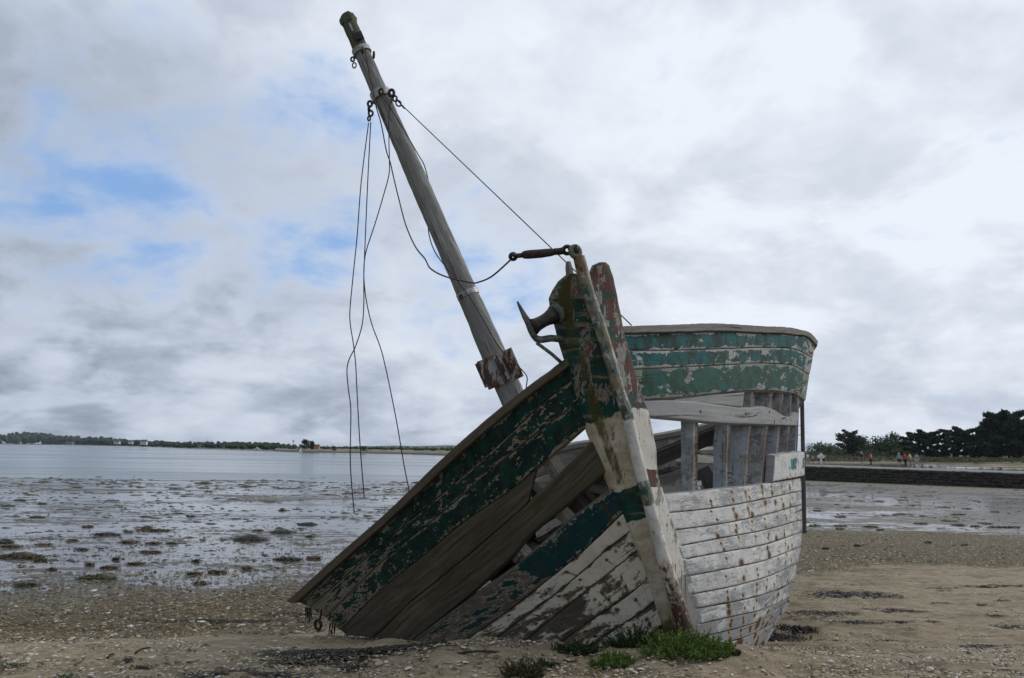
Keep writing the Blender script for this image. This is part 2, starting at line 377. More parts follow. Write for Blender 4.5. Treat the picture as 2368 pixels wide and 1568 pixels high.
def galv_rust():
    k = NT('rust_streaked_plate'); o = k.obj(); n = k.noise(o, (13, 13, 5), 6, .65)
    col = k.mix(k.mr(n, .46, .49), (.30, .31, .32), (.17, .075, .03)); col = k.mix(k.mr(n, .50, .55), col, (.04, .018, .012))
    return k.finish(col, .55, k.bump(n, .3, .002))
M['plate'] = galv_rust()

# ------------------------------------------------------------------ ground
_wt = Vector((20-75, 151-28.6, 0)).normalized(); WN = (-abs(_wt.y), -abs(_wt.x))
def ground_mat():
    k = NT('beach_and_mudflat'); p = k.pos(); x, y, z = k.sep(p)
    xc = k.math('MINIMUM', k.math('MAXIMUM', x, -9.0), 8.0)
    wob = k.math('MULTIPLY', k.math('SUBTRACT', k.noise(p, (.5, .5, .5), 5, .6), .5), 5.0)
    q = k.math('ADD', k.math('SUBTRACT', y, k.math('MULTIPLY_ADD', xc, 0.78, 11.0)), wob)      # distance past the edge of the dry sand
    # dry sand
    s_big = k.noise(p, (.9, 1.5, 1), 5, .6); s_fine = k.noise(p, (60, 60, 60), 3, .6); s_mid = k.noise(p, (7, 11, 7), 6, .65)
    sand = k.mix(k.mr(s_mid, .35, .7), (.20, .160, .098), (.31, .255, .165))
    sand = k.mix(k.mr(s_big, .42, .68, 0, .55), sand, (.12, .088, .052))
    sand = k.mix(k.mr(s_fine, .55, .75, 0, .5), sand, (.10, .075, .045))
    sand = k.mix(k.mr(k.math('ADD', k.noise(p, (.9, 4.5, 1), 7, .68), k.mr(x, 0, 3, -.04, .03)), .54, .64, 0, .55), sand, (.075, .055, .034))
    sh = k.voro(p, (42, 55, 42)); shc = k.voro(p, (42, 55, 42), out='Color')
    shm = k.math('MULTIPLY', k.mr(sh, .34, .26), k.mr(k.sep(shc)[0], .55, .62))
    sand = k.mix(k.math('MULTIPLY', shm, .65), sand, k.mix(k.sep(shc)[1], (.42, .36, .27), (.20, .13, .07)))
    # shingle with weed stain
    g1 = k.voro(p, (26, 20, 20), out='Color'); g2 = k.noise(p, (1.5, 2.4, 1), 6, .65); gs = k.sep(g1)
    peb = k.mix(gs[0], (.026, .023, .016), (.15, .115, .06))
    peb = k.mix(k.mr(g2, .40, .62, .35, .8), peb, (.095, .068, .020))
    peb = k.mix(k.math('MULTIPLY', k.mr(gs[1], .93, .95), .8), peb, (.5, .46, .37))
    # mud
    m1 = k.noise(p, (.25, .45, 1), 7, .65); m2 = k.noise(p, (5, 9, 5), 5, .7)
    mud = k.mix(k.mr(m2, .35, .65), (.050, .046, .034), (.125, .113, .083))
    mud = k.mix(k.mr(m1, .52, .72, 0, .7), mud, (.085, .07, .026))
    zs = k.mr(q, -0.8, 0.8); zm = k.mr(k.math('SUBTRACT', q, k.mr(x, 0, 8, 0, 5)), 3.0, 7.0)
    col = k.mix(zs, sand, peb); col = k.mix(zm, col, mud)
    dw = k.math('ADD', k.math('MULTIPLY', k.math('SUBTRACT', x, 75.0), WN[0]), k.math('MULTIPLY', k.math('SUBTRACT', y, 28.6), WN[1]))
    dw = k.math('ADD', dw, k.math('MULTIPLY', k.math('SUBTRACT', m1, .5), 10.0))
    col = k.mix(k.mr(dw, 13, 4, 0, .8), col, k.mix(k.mr(m2, .4, .6), (.11, .095, .02), (.05, .045, .015)))
    # thin water left by the tide
    f1 = k.noise(p, (.09, .15, .1), 6, .62, .3); f2 = k.noise(p, (1.0, 1.7, 1), 6, .72); f3 = k.noise(p, (6, 8, 6), 4, .65)
    f = k.math('ADD', k.math('MULTIPLY', k.math('SUBTRACT', f1, .5), 2.2), k.math('MULTIPLY', k.math('SUBTRACT', f2, .5), 1.7))
    f = k.math('ADD', f, k.math('MULTIPLY', k.math('SUBTRACT', f3, .5), .9))
    side = k.mr(x, -2, 10, 0.10, 0.02)
    bias = k.math('ADD', k.math('ADD', k.mr(q, 1.5, 8.0, -1.2, 0.05), k.mr(k.math('SUBTRACT', q, k.mr(x, 0, 8, 0, 6)), 1.5, 6, -.32, 0)), side)
    bias = k.math('ADD', bias, k.mr(dw, 22, 8, 0.0, -0.6))
    fm = k.mr(k.math('ADD', f, bias), -0.05, 0.06)
    col = k.mix(k.math('MULTIPLY', fm, .72), col, (.030, .029, .026))
    damp = k.math('MAXIMUM', k.mr(q, 1, 6, 0, .5), fm)
    rough = k.mix(fm, k.mix(zm, (.92,)*3, (.62,)*3), (.12,)*3)
    hn = k.math('ADD', k.math('MULTIPLY', s_mid, .6), k.math('MULTIPLY', s_fine, .25))
    hg = k.math('MULTIPLY', k.voro(p, (26, 20, 20)), -.8)
    hh = k.math('ADD', k.math('MULTIPLY', hn, k.math('SUBTRACT', 1.0, zs)), k.math('MULTIPLY', hg, k.math('MULTIPLY', zs, k.math('SUBTRACT', 1.0, zm))))
    hh = k.math('ADD', hh, k.math('MULTIPLY', m2, k.math('MULTIPLY', zm, .9)))
    hh = k.math('MULTIPLY', hh, k.math('SUBTRACT', 1.0, k.math('MULTIPLY', fm, .985)))
    nb = k.bump(hh, .9, .05)
    m = k.finish(col, rough, nb, spec=.5); return m
M['ground'] = ground_mat()
def build_ground():
    ang = np.concatenate([np.linspace(-48, 48, 420), np.linspace(48, 312, 60)[1:-1]])
    rad = np.concatenate([[0.3, 0.8, 1.5, 2.3, 3.2], np.geomspace(3.8, 22, 300), np.geomspace(22, 9000, 110)[1:]])
    A, Rr = np.meshgrid(np.radians(ang), rad)
    Xg = Rr*np.sin(A); Yg = Rr*np.cos(A); Zg = base_h(Xg, Yg)
    n = Xg.size; z = Zg.ravel().copy(); xs = Xg.ravel(); ys = Yg.ravel()
    idx = np.where((np.hypot(xs, ys) < 70) & (ys > 0))[0]
    for i in idx:
        xx, yy = xs[i], ys[i]; r = math.hypot(xx, yy)
        q = yy - (11+.78*max(-9, min(8, xx)))
        dry = max(0, min(1, 1-(q+1)/4))
        a = mn.noise(Vector((xx*1.1, yy*1.7, 0)))*.035*dry
        if r < 24:
            b = mn.noise(Vector((xx*3.2, yy*4.2, 3)))
            a += (.034*max(-.6, b) )*(.3+.7*dry) + mn.noise(Vector((xx*7, yy*9, 5)))*.016*(.4+.6*dry) + mn.noise(Vector((xx*20, yy*20, 8)))*.006
        z[i] += a
    na = len(ang); nr = len(rad)
    verts = np.stack([xs, ys, z], 1)
    fs = []
    for r in range(nr-1):
        for c in range(na):
            c2 = (c+1) % na
            fs.append((r*na+c, r*na+c2, (r+1)*na+c2, (r+1)*na+c))
    me = bpy.data.meshes.new('beach'); me.from_pydata(verts.tolist(), [], [f[::-1] for f in fs]); me.materials.append(M['ground'])
    me.polygons.foreach_set('use_smooth', [True]*len(me.polygons))
    o = bpy.data.objects.new('beach', me); COL.objects.link(o); tag(o, 'sandy beach running down to wet mudflats', None, kind='structure')
    return o
build_ground()

def water_mat():
    k = NT('sea_water'); p = k.pos(); x, y, z = k.sep(p)
    n = k.noise(p, (.55, 1.1, 1), 6, .62); n2 = k.noise(p, (.012, .05, 1), 4, .6)
    st = k.mr(n2, .35, .65, .35, 1.0)
    nb = k.bump(k.math('MULTIPLY', n, st), .42, .2)
    m = k.finish((.03, .055, .065), k.mr(n2, .4, .65, .10, .22), nb, spec=.5); k.bsdf.inputs['IOR'].default_value = 1.33
    return m
M['water'] = water_mat()
SEA = -2.2
def sheet(name, pts, z, mat, label, kind='structure'):
    me = bpy.data.meshes.new(name); me.from_pydata([(a, b, z) for a, b in pts], [], [tuple(range(len(pts)))]); me.materials.append(mat)
    o = bpy.data.objects.new(name, me); COL.objects.link(o); tag(o, label, None, kind=kind); return o
sheet('sea', [(-9000, 40), (9000, 40), (9000, 9000), (-9000, 9000)], SEA, M['water'], 'calm grey bay water at low tide')

# ------------------------------------------------------------------ wreck
boat = empty('shipwreck', (STEM.x, STEM.y, 0))
tag(boat, 'derelict wooden fishing boat with peeling green and white paint heeled over on the sand', 'boat')

def curve_y(pts, xq):
    """smooth y(x) through the seam points"""
    p = sorted(pts); xs = np.array([a for a, b in p], float); ys = np.array([b for a, b in p], float)
    h = np.diff(xs); dl = np.diff(ys)/h; m = np.zeros(len(xs))
    m[0] = dl[0]; m[-1] = dl[-1]
    for i in range(1, len(xs)-1): m[i] = (dl[i-1]*h[i]+dl[i]*h[i-1])/(h[i-1]+h[i])
    xq = np.asarray(xq, float); i = np.clip(np.searchsorted(xs, xq)-1, 0, len(h)-1)
    t = (xq-xs[i])/h[i]; out = xq < xs[0]
    t2 = np.clip(t, 0, 1)
    y = (2*t2**3-3*t2**2+1)*ys[i] + (t2**3-2*t2**2+t2)*h[i]*m[i] + (-2*t2**3+3*t2**2)*ys[i+1] + (t2**3-t2**2)*h[i]*m[i+1]
    y = np.where(t < 0, ys[i]+m[i]*(xq-xs[i]), y); y = np.where(t > 1, ys[i+1]+m[i+1]*(xq-xs[i+1]), y)
    return y
def xstemR(y): return np.interp(y, [600, 760, 870, 950, 1030, 1100, 1190, 1330, 1470, 1540], [1400, 1440, 1470, 1497, 1512, 1520, 1550, 1600, 1640, 1662])
def xedgeR(y): return np.interp(y, [750, 788, 826, 866, 926, 1000, 1104, 1166, 1230, 1264, 1303, 1346, 1383, 1409, 1441, 1475, 1520],
                                [1884, 1886, 1879, 1871, 1862, 1855, 1850, 1853.5, 1854, 1852.5, 1844, 1836, 1824, 1807, 1790, 1772, 1745])
def depR(t, w):
    tt = np.clip(np.abs(t), 0, .995)*.985
    return 6.45 + w*(.70*t + 1.35*(1-np.sqrt(1-tt*tt)))
def hullR(x, y):
    xs = float(xstemR(y)); xe = float(xedgeR(y)); t = (x-xs)/(xe-xs); w = px2m(xe-xs, 7.0)
    return P(x, y, float(depR(t, w)))
def xstemL(y): return np.interp(y, [640, 790, 900, 1000, 1110, 1210, 1310, 1400, 1470], [1290, 1296, 1325, 1355, 1400, 1440, 1480, 1510, 1530])
def depL(x, y):
    xs = xstemL(y); t = (xs-x)/(xs-640.0); tt = np.clip(np.abs(t), 0, .995)*.97
    w = px2m(xs-640.0, 7.3)
    return 6.42 + w*(.35*t + .75*(1-np.sqrt(1-tt*tt)))

def hermite(p0, m0, p1, m1, n):
    out = []
    for i in range(1, n+1):
        t = i/n
        out.append(p0*(2*t**3-3*t**2+1) + m0*(t**3-2*t**2+t) + p1*(-2*t**3+3*t**2) + m1*(t**3-t**2))
    return out
def seam_R(pts, frac, x0=None, x1=None, aft=True, nq=110):
    """3D polyline of one seam of the starboard-lit side (right in the picture)"""
    ends = sorted(pts); xs = ends[0][0]; xe = ends[-1][0]
    ys = float(curve_y(pts, [xs])[0]); S0 = float(xstemR(ys)); E0 = float(xedgeR(ends[-1][1]))
    a = (x0 if x0 is not None else S0-18); b = (x1 if x1 is not None else E0)
    ta = (a-S0)/(E0-S0); tb = (b-S0)/(E0-S0)
    th = np.linspace(math.asin(max(-1, ta)), math.asin(min(1, tb)), nq); t = np.sin(th)
    X = S0+(E0-S0)*t; Y = curve_y(pts, X); w = px2m(E0-S0, 7.0); D = depR(t, w)
    out = [P(x, y, d) for x, y, d in zip(X, Y, D)]; ext = []
    if aft and x1 is None:
        st = Vector((4.45, 14.4, 2.35)).lerp(Vector((3.5, 14.0, -0.9)), frac)
        r = ray(X[-1], Y[-1]); e = out[-1]; dep = e.y
        for i in range(1, 31):          # from the silhouette the side curves in towards the stern
            f = i/30; dd = dep+(14.2-dep)*f
            xp = X[-1] - 150*(.15*f+.85*f*f); yp = Y[-1] + ((980+300*frac)-Y[-1])*(f**1.6)
            ext.append(P(xp, yp, dd))
    return out, ext
def seam_L(pts, x0=None, x1=None, nq=130):
    ends = sorted(pts); b = x1 if x1 is not None else ends[0][0]; a = x0 if x0 is not None else ends[-1][0]+14
    X = np.linspace(a, b, nq); Y = curve_y(pts, X); D = depL(X, Y)
    return [P(x, y, d) for x, y, d in zip(X, Y, D)]

def plank(name, top, bot, mat, outward, thick=0.045, gap=0.005, proud=0.0, nails=None, wear=None, pz=None, damp=None, rows=9,
          jag=0.0, jag_end=0.0, label=None, nailmb=None, parent=None, sag=0.0):
    """one strake between two seams; tn runs across, uv in metres. bevelled edges, real thickness"""
    n = len(top); T = np.array([tuple(v) for v in top]); B = np.array([tuple(v) for v in bot])
    seg = np.linalg.norm(np.diff((T+B)/2, axis=0), axis=1); u = np.concatenate([[0], np.cumsum(seg)])
    wid = np.linalg.norm(B-T, axis=1)
    tn = np.array([0, .012, .05] + list(np.linspace(.14, .86, rows-2)) + [.95, .988, 1.0]); m = len(tn)
    off = random.uniform(0, 99)
    g = gap/np.maximum(wid, .02)
    ja = np.array([mn.noise(Vector((a*7, off, 0))) + .6*mn.noise(Vector((a*25, off, 4))) for a in u])*jag
    jb = np.array([mn.noise(Vector((a*7, off, 9))) + .6*mn.noise(Vector((a*25, off, 7))) for a in u])*jag
    G = np.zeros((n, m, 3)); tt = np.zeros((n, m))
    for j, q in enumerate(tn):
        f = (g + np.abs(ja)/np.maximum(wid, .02))*(1-q) + q*(1 - g - np.abs(jb)/np.maximum(wid, .02))
        tt[:, j] = f; G[:, j] = T*(1-f)[:, None] + B*f[:, None]
    # surface normal
    dU = np.gradient(G[:, m//2], axis=0); dV = B-T
    Nn = np.cross(dU, dV); Nn /= np.linalg.norm(Nn, axis=1)[:, None]+1e-9
    ow = np.array(outward)
    sgn = np.sign(np.median(Nn@ow)); Nn = Nn*sgn
    Nn = np.stack([np.convolve(np.pad(Nn[:, i], 2, mode='edge'), np.ones(5)/5, 'valid') for i in range(3)], 1)
    bev = np.interp(tn, [0, .012, .05, .95, .988, 1], [-.009, -.003, 0, 0, -.003, -.009])
    warp = np.array([mn.noise(Vector((a*1.3, off, 2))) for a in u])*.006
    outer = G + Nn[:, None, :]*(bev[None, :, None] + proud + warp[:, None, None])
    if jag_end:
        pass
    vd = (B-T)/np.maximum(wid, .02)[:, None]; lap = gap+.012; th2 = thick+random.uniform(0, .008)
    inner_t = G[:, 0] - vd*(lap+np.abs(ja))[:, None] + Nn*(proud-th2); inner_b = G[:, -1] + vd*(lap+np.abs(jb))[:, None] + Nn*(proud-th2)
    mb = MB(); verts = [tuple(outer[i, j]) for i in range(n) for j in range(m)]
    uv = [(u[i], tt[i, j]*wid[i]) for i in range(n) for j in range(m)]
    tna = [tn[j] for i in range(n) for j in range(m)]
    w_ = [wear(i/(n-1), tn[j], u[i]) if wear else 0.0 for i in range(n) for j in range(m)]
    p_ = [pz(i/(n-1), tn[j], u[i]) if pz else 0.0 for i in range(n) for j in range(m)]
    d_ = [damp(i/(n-1), tn[j], u[i]) if damp else 0.5 for i in range(n) for j in range(m)]
    rust = np.zeros((n, m))
    if nails is not None:
        ctr = outer.reshape(-1, 3)
        for (fi, tj, big) in nails:
            i = int(fi*(n-1)); j = int(np.argmin(abs(tn-tj)))
            c = outer[i, j]; dx = outer[:, :, :] - c
            du = (u - u[i])[:, None]; down = -(dx[:, :, 2])
            r2 = (du**2 + ((tt-tt[i, j])*wid[:, None])**2)
            rust = np.maximum(rust, 1.15*np.exp(-r2/(2*(0.013*big)**2)))
            L = 0.13*max(.6, big)*random.uniform(.5, 1.8)
            st = np.exp(-(du**2)/(2*.010**2))*np.where(down > -.004, np.exp(-np.maximum(down, 0)/L), 0)*random.uniform(.22, .75)
            rust = np.maximum(rust, st)
            if nailmb is not None:
                nv = Vector(Nn[i]); cc = Vector(c)+nv*.0015; a_ = nv.orthogonal().normalized(); b_ = nv.cross(a_); rr = .0075*random.uniform(.7, 1.25)
                nailmb.add([cc+nv*.003]+[cc+(a_*math.cos(k*math.pi/3)+b_*math.sin(k*math.pi/3))*rr for k in range(6)], [(0, 1+k, 1+(k+1) % 6) for k in range(6)])
    mb.add(verts, [(i*m+j, i*m+j+1, (i+1)*m+j+1, (i+1)*m+j) for i in range(n-1) for j in range(m-1)], uv, tn=tna, wear=w_, pz=p_, damp=d_, rust=list(rust.ravel()))
    # back and edges
    bt = [tuple(v) for v in inner_t]; bb = [tuple(v) for v in inner_b]
    uvb = [(a, 0.0) for a in u] + [(a, w) for a, w in zip(u, wid)]
    b0 = mb.add(bt+bb, [], uvb, tn=[0.0]*n+[1.0]*n, wear=[9.0]*(2*n), damp=.5)
    for i in range(n-1):
        mb.f += [(b0+i, b0+n+i, b0+n+i+1, b0+i+1), (i*m, (i+1)*m, b0+i+1, b0+i), (i*m+m-1, b0+n+i, b0+n+i+1, (i+1)*m+m-1)]; mb.fm += [0]*3
    for i in (0, n-1):
        mb.f.append(tuple([i*m+j for j in range(m)]+[b0+n+i, b0+i])); mb.fm.append(0)
    o = mb.build(name, mat, parent or boat, True, 40)
    if label: o['label'] = label
    return o
OUT_R = (1, -.9, .1); OUT_L = (-.8, -1, -.4)
nailR = MB(); nailL = MB()
FR = [.30, .46, .59, .70, .785, .86, .92]
# --- right side, green bulwark
R_cap_t = [(1448, 754), (1541, 751.5), (1628, 748), (1757, 754), (1843, 761.5), (1873, 773), (1886, 789)]
R_cap_b = [(1452, 772), (1578, 769), (1661, 766.5), (1757, 770.5), (1827, 774), (1872, 786), (1884, 800)]
R_s1 = [(1460, 810), (1568, 809), (1694, 805), (1793.5, 803.5), (1846.6, 810), (1879, 827)]
R_s2 = [(1473, 853), (1561, 849), (1677, 843), (1793, 840), (1840, 847), (1871, 866)]
R_s3 = [(1488, 924), (1568, 919), (1677, 907.5), (1744, 903), (1810, 906), (1847, 916), (1862, 927)]
def mkR(name, a, b, fa, fb, mat, **kw):
    ta, ea = seam_R(a, fa); tb, eb = seam_R(b, fb)
    N = len(ta)+len(ea); frac = len(ta)/N
    kw.setdefault('nails', [])
    o = plank(name, ta+ea, tb+eb, mat, OUT_R, nailmb=nailR, **kw); return o, frac
fracR = 110/140.0
def ftoi(t):        # fraction along the visible part (in sine) -> fraction along the whole plank
    return fracR*(math.asin(t)+.1)/(math.pi/2+.1)
mkR('rail_cap', R_cap_t, R_cap_b, 0, .03, M['rail_grey'], thick=.12, proud=.03, gap=.002, jag=.010, label='bare grey rail cap on the raised side')
def nl(rows=(.25, .75), big=1.0, fr=FR, miss=.15):
    miss += .06; big *= 1.1
    out = []
    for t in fr:
        for r_ in rows:
            if random.random() > miss: out.append((ftoi(min(.97, t+random.uniform(-.016, .016))), r_+random.uniform(-.16, .16), big*random.choice((.4, .6, .8, 1.0, 1.5))))
    return out
def wearG(a):
    def f(s, t, u):
        v = s/fracR
        return a + .30*max(0, (v-.72)/.28) + .12*max(0, .06-s)/.06
    return f
mkR('plank', R_cap_b, R_s1, .03, .12, M['green_right'], nails=nl((.5,), .5, miss=.4), wear=wearG(-.06), jag=.003)
mkR('plank', R_s1, R_s2, .12, .2, M['green_right'], nails=nl((.5,), .5, miss=.4), wear=wearG(0.0), jag=.003)
mkR('plank', R_s2, R_s3, .2, .32, M['green_right'], nails=nl((.4, .7), .5, miss=.4), wear=wearG(-.01), jag=.003, damp=lambda s, t, u: .7)
# bare planks in the gap
tA, _ = seam_R([(1562, 922), (1640, 913.5), (1724, 906.5)], .3, 1562, 1723); bA, _ = seam_R([(1562, 924), (1640, 933), (1716, 941)], .3, 1562, 1719)
plank('plank', tA, bA, M['bare_pale'], OUT_R, thick=.03, proud=-.012, gap=.001, jag=.004, label='short tapered bare plank under the green bulwark')
tB, _ = seam_R([(1490, 927), (1568, 925.5), (1714, 942), (1793.5, 949.5), (1803.5, 957), (1827, 962), (1840, 953), (1846, 955)], .3, 1478, 1846)
bB, _ = seam_R([(1503, 962), (1574.5, 969), (1661, 977), (1760, 981), (1842, 984)], .3, 1478, 1842)
plank('plank', tB, bB, M['bare_pale'], OUT_R, thick=.035, proud=.004, gap=.001, jag=.003, label='long bare pale plank spanning the open gap',
      nails=[(.3, .5, .5), (.55, .4, .6), (.7, .3, .6), (.75, .7, .5), (.9, .5, .6)], nailmb=nailR)
# lower white planks
Rw = [[(1532, 1143), (1645.5, 1131), (1777, 1116), (1850, 1104)],
      [(1544.5, 1185), (1659, 1173), (1766.6, 1153), (1852.5, 1134.5)],
      [(1558, 1225), (1649, 1213.5), (1766.6, 1190), (1853.5, 1166.4)],
      [(1570, 1262), (1665.7, 1243.8), (1766.6, 1225.3), (1854, 1201.7)],
      [(1581.6, 1292.6), (1682.5, 1274), (1766.6, 1259), (1854, 1230)],
      [(1595, 1331), (1699, 1311), (1766.6, 1296), (1852.5, 1264)],
      [(1610, 1371.7), (1716, 1350), (1783.5, 1329.6), (1844, 1302.7)],
      [(1620, 1405), (1716, 1387), (1783.5, 1368), (1835.6, 1346.4)],
      [(1633.7, 1439), (1716, 1420.4), (1766.6, 1408.7), (1823.9, 1383.4)],
      [(1642, 1467.6), (1716, 1449), (1766.6, 1432), (1807, 1408.7)],
      [(1648, 1492), (1733, 1469), (1790, 1440.6)],
      [(1656, 1528), (1730, 1505), (1768, 1482)]]
def wearW(a, k):
    def f(s, t, u):
        v = s/fracR
        return a + .22*max(0, (v-.6)/.4) + (.25 if v < .03 else 0)
    return f
for k in range(11):
    mkR('plank', Rw[k], Rw[k+1], .55+.04*k, .59+.04*k, M['white_right'], nails=nl((.28, .74), [1.0, 1.1, .9, 1.2, 1.3, .9, .9, 1.0, 1.1, 1.7, 1.8][k], miss=.12),
        wear=wearW([-.08, -.05, .0, .02, -.02, -.02, .06, .10, .2, .26, .28][k], k), jag=.0035, gap=.0035, thick=.05,
        damp=None)
# stub of a proud strake on top of the white planking
tS, _ = seam_R([(1780, 1053), (1820, 1047), (1857, 1043)], .5, 1782, 1850); bS, _ = seam_R([(1778, 1114), (1820, 1106), (1857, 1098)], .5, 1778, 1850)
plank('plank', tS, bS, wood_mat('stub_paint', PALEW, (.56, .56, .54), (.48, .49, .48), B=(.045, .17, .19), B2=(.04, .13, .15), cover=.22, pscale=(4, 6), edge=.2, fleck=.35, under=(.45, .44, .42)),
      OUT_R, thick=.09, proud=.045, gap=.001, jag=.008, pz=lambda s, t, u: (.47+.16*math.sin(s*15+t*2))*min(1, max(0, (t-.1)*6))*min(1, max(0, (.85-t)*6))*min(1, max(0, (s-.04)*9)), label='broken plank end with scraps of teal paint',
      nails=[(.5, .8, .7), (.7, .85, .7), (.62, .4, .6), (.35, .85, .6)], nailmb=nailR)
# --- left side
L_top = [(670, 1388), (780, 1288), (919, 1164), (1034, 1052), (1160, 943), (1300, 836)]
L_capb = [(690, 1392), (800, 1294), (934, 1174), (1050, 1063), (1175, 955), (1310, 853)]
L_s1 = [(715, 1403), (800, 1330), (914, 1232), (984, 1174), (1059, 1110), (1133, 1045), (1278, 912), (1318, 880)]
L_s2 = [(752, 1428), (889, 1292), (1004, 1199), (1198, 1035), (1347, 920)]
L_s3 = [(786, 1457), (884, 1360), (984, 1279), (1069, 1209), (1183, 1130), (1297, 1035), (1358, 982)]
L_s4 = [(838, 1492), (880, 1458), (934, 1405), (1034, 1323), (1133, 1239), (1218, 1164), (1322, 1067), (1374, 1012)]
L_s5 = [(885, 1540), (930, 1500), (1034, 1417), (1083, 1378), (1120, 1345), (1178, 1292), (1223, 1240), (1302, 1174), (1400, 1092)]
L_s6 = [(885, 1538), (930, 1499), (1083, 1383), (1183, 1314), (1322, 1199), (1410, 1132)]
L_s7 = [(1010, 1520), (1153, 1428), (1280, 1330), (1342, 1279), (1434, 1192)]
L_s8 = [(1090, 1520), (1200, 1435), (1329, 1336), (1423, 1254), (1452, 1232)]
L_s9 = [(1160, 1525), (1230, 1468), (1329, 1387), (1457, 1286), (1480, 1268)]
L_s10 = [(1240, 1530), (1329, 1461), (1484, 1350), (1500, 1336)]
L_s11 = [(1320, 1530), (1400, 1470), (1492, 1408), (1515, 1392)]
L_s12 = [(1400, 1560), (1470, 1500), (1525, 1450)]
def nlL(a0, a1, step=.13, rows=(.3, .7), big=1.0, miss=.2):
    out = []; a = a0
    while a < a1:
        for r_ in rows:
            if random.random() > miss: out.append((a+random.uniform(-.01, .01), r_+random.uniform(-.1, .1), big*random.uniform(.6, 1.5)))
        a += step
    return out
def mkL(name, a, b, mat, x0a=None, x1a=None, x0b=None, x1b=None, **kw):
    return plank(name, seam_L(a, x0a, x1a), seam_L(b, x0b, x1b), mat, OUT_L, nailmb=nailL, **kw)
mkL('rail_cap', L_top, L_capb, M['rail'], thick=.14, proud=.05, gap=.001, jag=.004, label='bare brown rail cap on the lowered side')
wl = lambda a: (lambda s, t, u: a + .20*max(0, (s-.72)/.28))
mkL('plank', L_capb, L_s1, M['green_left'], wear=wl(-.05), jag=.003, nails=nlL(.1, .9, .17, (.5,), .6))
mkL('plank', L_s1, L_s2, M['green_left'], wear=wl(.02), jag=.003, nails=nlL(.1, .9, .15, (.5,), .7))
mkL('plank', L_s2, L_s3, M['green_left'], wear=wl(-.03), jag=.003, nails=nlL(.1, .9, .2, (.6,), .9))
mkL('plank', L_s3, L_s4, M['bare_left'], x0a=1238, x0b=1218, jag=.002, label='bare brown plank broken off short under the green planks', damp=lambda s, t, u: .5)
mkL('plank', L_s4, L_s5, M['bare_left'], jag=.002, label='bare brown plank running right up to the stem', damp=lambda s, t, u: .62-.2*t)
wm = lambda s, t, u: (-.12 + .14*abs(t-.5)*2 if s < .36 else min(.14, -.12+(s-.36)*2.2)) + .10*max(0, .25-t)
mkL('plank', L_s6, L_s7, M['mixed_left'], wear=wm, jag=.005, nails=nlL(.08, .8, .16, (.35, .8), .8, .3), label='plank with green paint worn away towards its low end', thick=.06)
Lw = [L_s7, L_s8, L_s9, L_s10, L_s11, L_s12]
for k in range(5):
    mkL('plank', Lw[k], Lw[k+1], M['white_left'], wear=(lambda a: (lambda s, t, u: a+.35*max(0, s-.3)))([-.04, .02, .03, .0, .0][k]), jag=.005, gap=.003, nails=nlL(.06, .8, .15, (.3, .75), .85, .3))
nailR.build('nail_heads', M['rust'], boat)['kind'] = 'stuff'
nailL.build('nail_heads', M['rust'], boat)['kind'] = 'stuff'

# --- the side that lies low, carried on aft to the stern (its inside shows through the gaps)
rim = [P(676, 1392, 8.75), P(735, 1345, 9.7), P(960, 1205, 11.5), P(1180, 1082, 12.7), P(1318, 1026, 13.3), P(1515, 1004, 14.2), P(1651, 976, 14.9), P(1730, 966, 14.8)]
low = [P(790, 1455, 8.7), Vector((-1.1, 10.0, -1.0)), Vector((-.1, 11.3, -1.0)), Vector((.7, 12.2, -.95)), Vector((1.4, 12.7, -.9)), Vector((2.5, 13.3, -.9)), Vector((3.2, 13.7, -.9)), Vector((3.5, 14.0, -.9))]
def densify(pts, n):
    out = []
    for i in range(len(pts)-1):
        p0 = pts[max(i-1, 0)]; p1 = pts[i]; p2 = pts[i+1]; p3 = pts[min(i+2, len(pts)-1)]
        for k in range(n):
            t = k/n; out.append(0.5*((2*p1)+(p2-p0)*t+(2*p0-5*p1+4*p2-p3)*t*t+(3*p1-p0-3*p2+p3)*t**3))
    out.append(pts[-1]); return out
rimD = densify(rim, 10); lowD = densify(low, 10)
cuts = [0, .035, .15, .24, .34, .45, .56, .68, .82, 1.0]
bulge = lambda a, b, f: a.lerp(b, f) + Vector((-.55, .55, -.15))*(math.sin(math.pi*f)*.5)
for k in range(len(cuts)-1):
    rng = (20, 52) if k == 4 else (20, len(rimD))
    tp = [bulge(a, b, cuts[k]) for a, b in zip(rimD, lowD)][rng[0]:rng[1]]; bt = [bulge(a, b, cuts[k+1]) for a, b in zip(rimD, lowD)][rng[0]:rng[1]]
    plank('rail_cap' if k == 0 else 'plank', tp, bt, M['rail_grey'] if k < 2 else M['inner'], (.5, -1, .3), thick=.06, proud=.03 if k == 0 else 0, jag=.004, wear=lambda s, t, u: .05,
          label=None if k else 'bare grey rail cap at the far stern quarter')
# ribs of the far side
for j in range(22, len(rimD)-2, 5):
    a, b = rimD[j], lowD[j]
    pts = [bulge(a, b, f) + Vector((.10, -.12, .02)) for f in np.linspace(.06, .9, 9)]
    mb = MB(); mb.tube(pts, .065, 4, damp=.5, rust=.1); mb.build('rib', M['rib'], boat, False)
# transom
tr = [[bulge(rimD[-1], lowD[-1], f) for f in np.linspace(0, 1, 8)], [P(1736, 980+300*f, 14.2) for f in np.linspace(0, 1, 8)]]
plank('transom', tr[0], tr[1], M['inner'], (0, 1, 0), thick=.06)

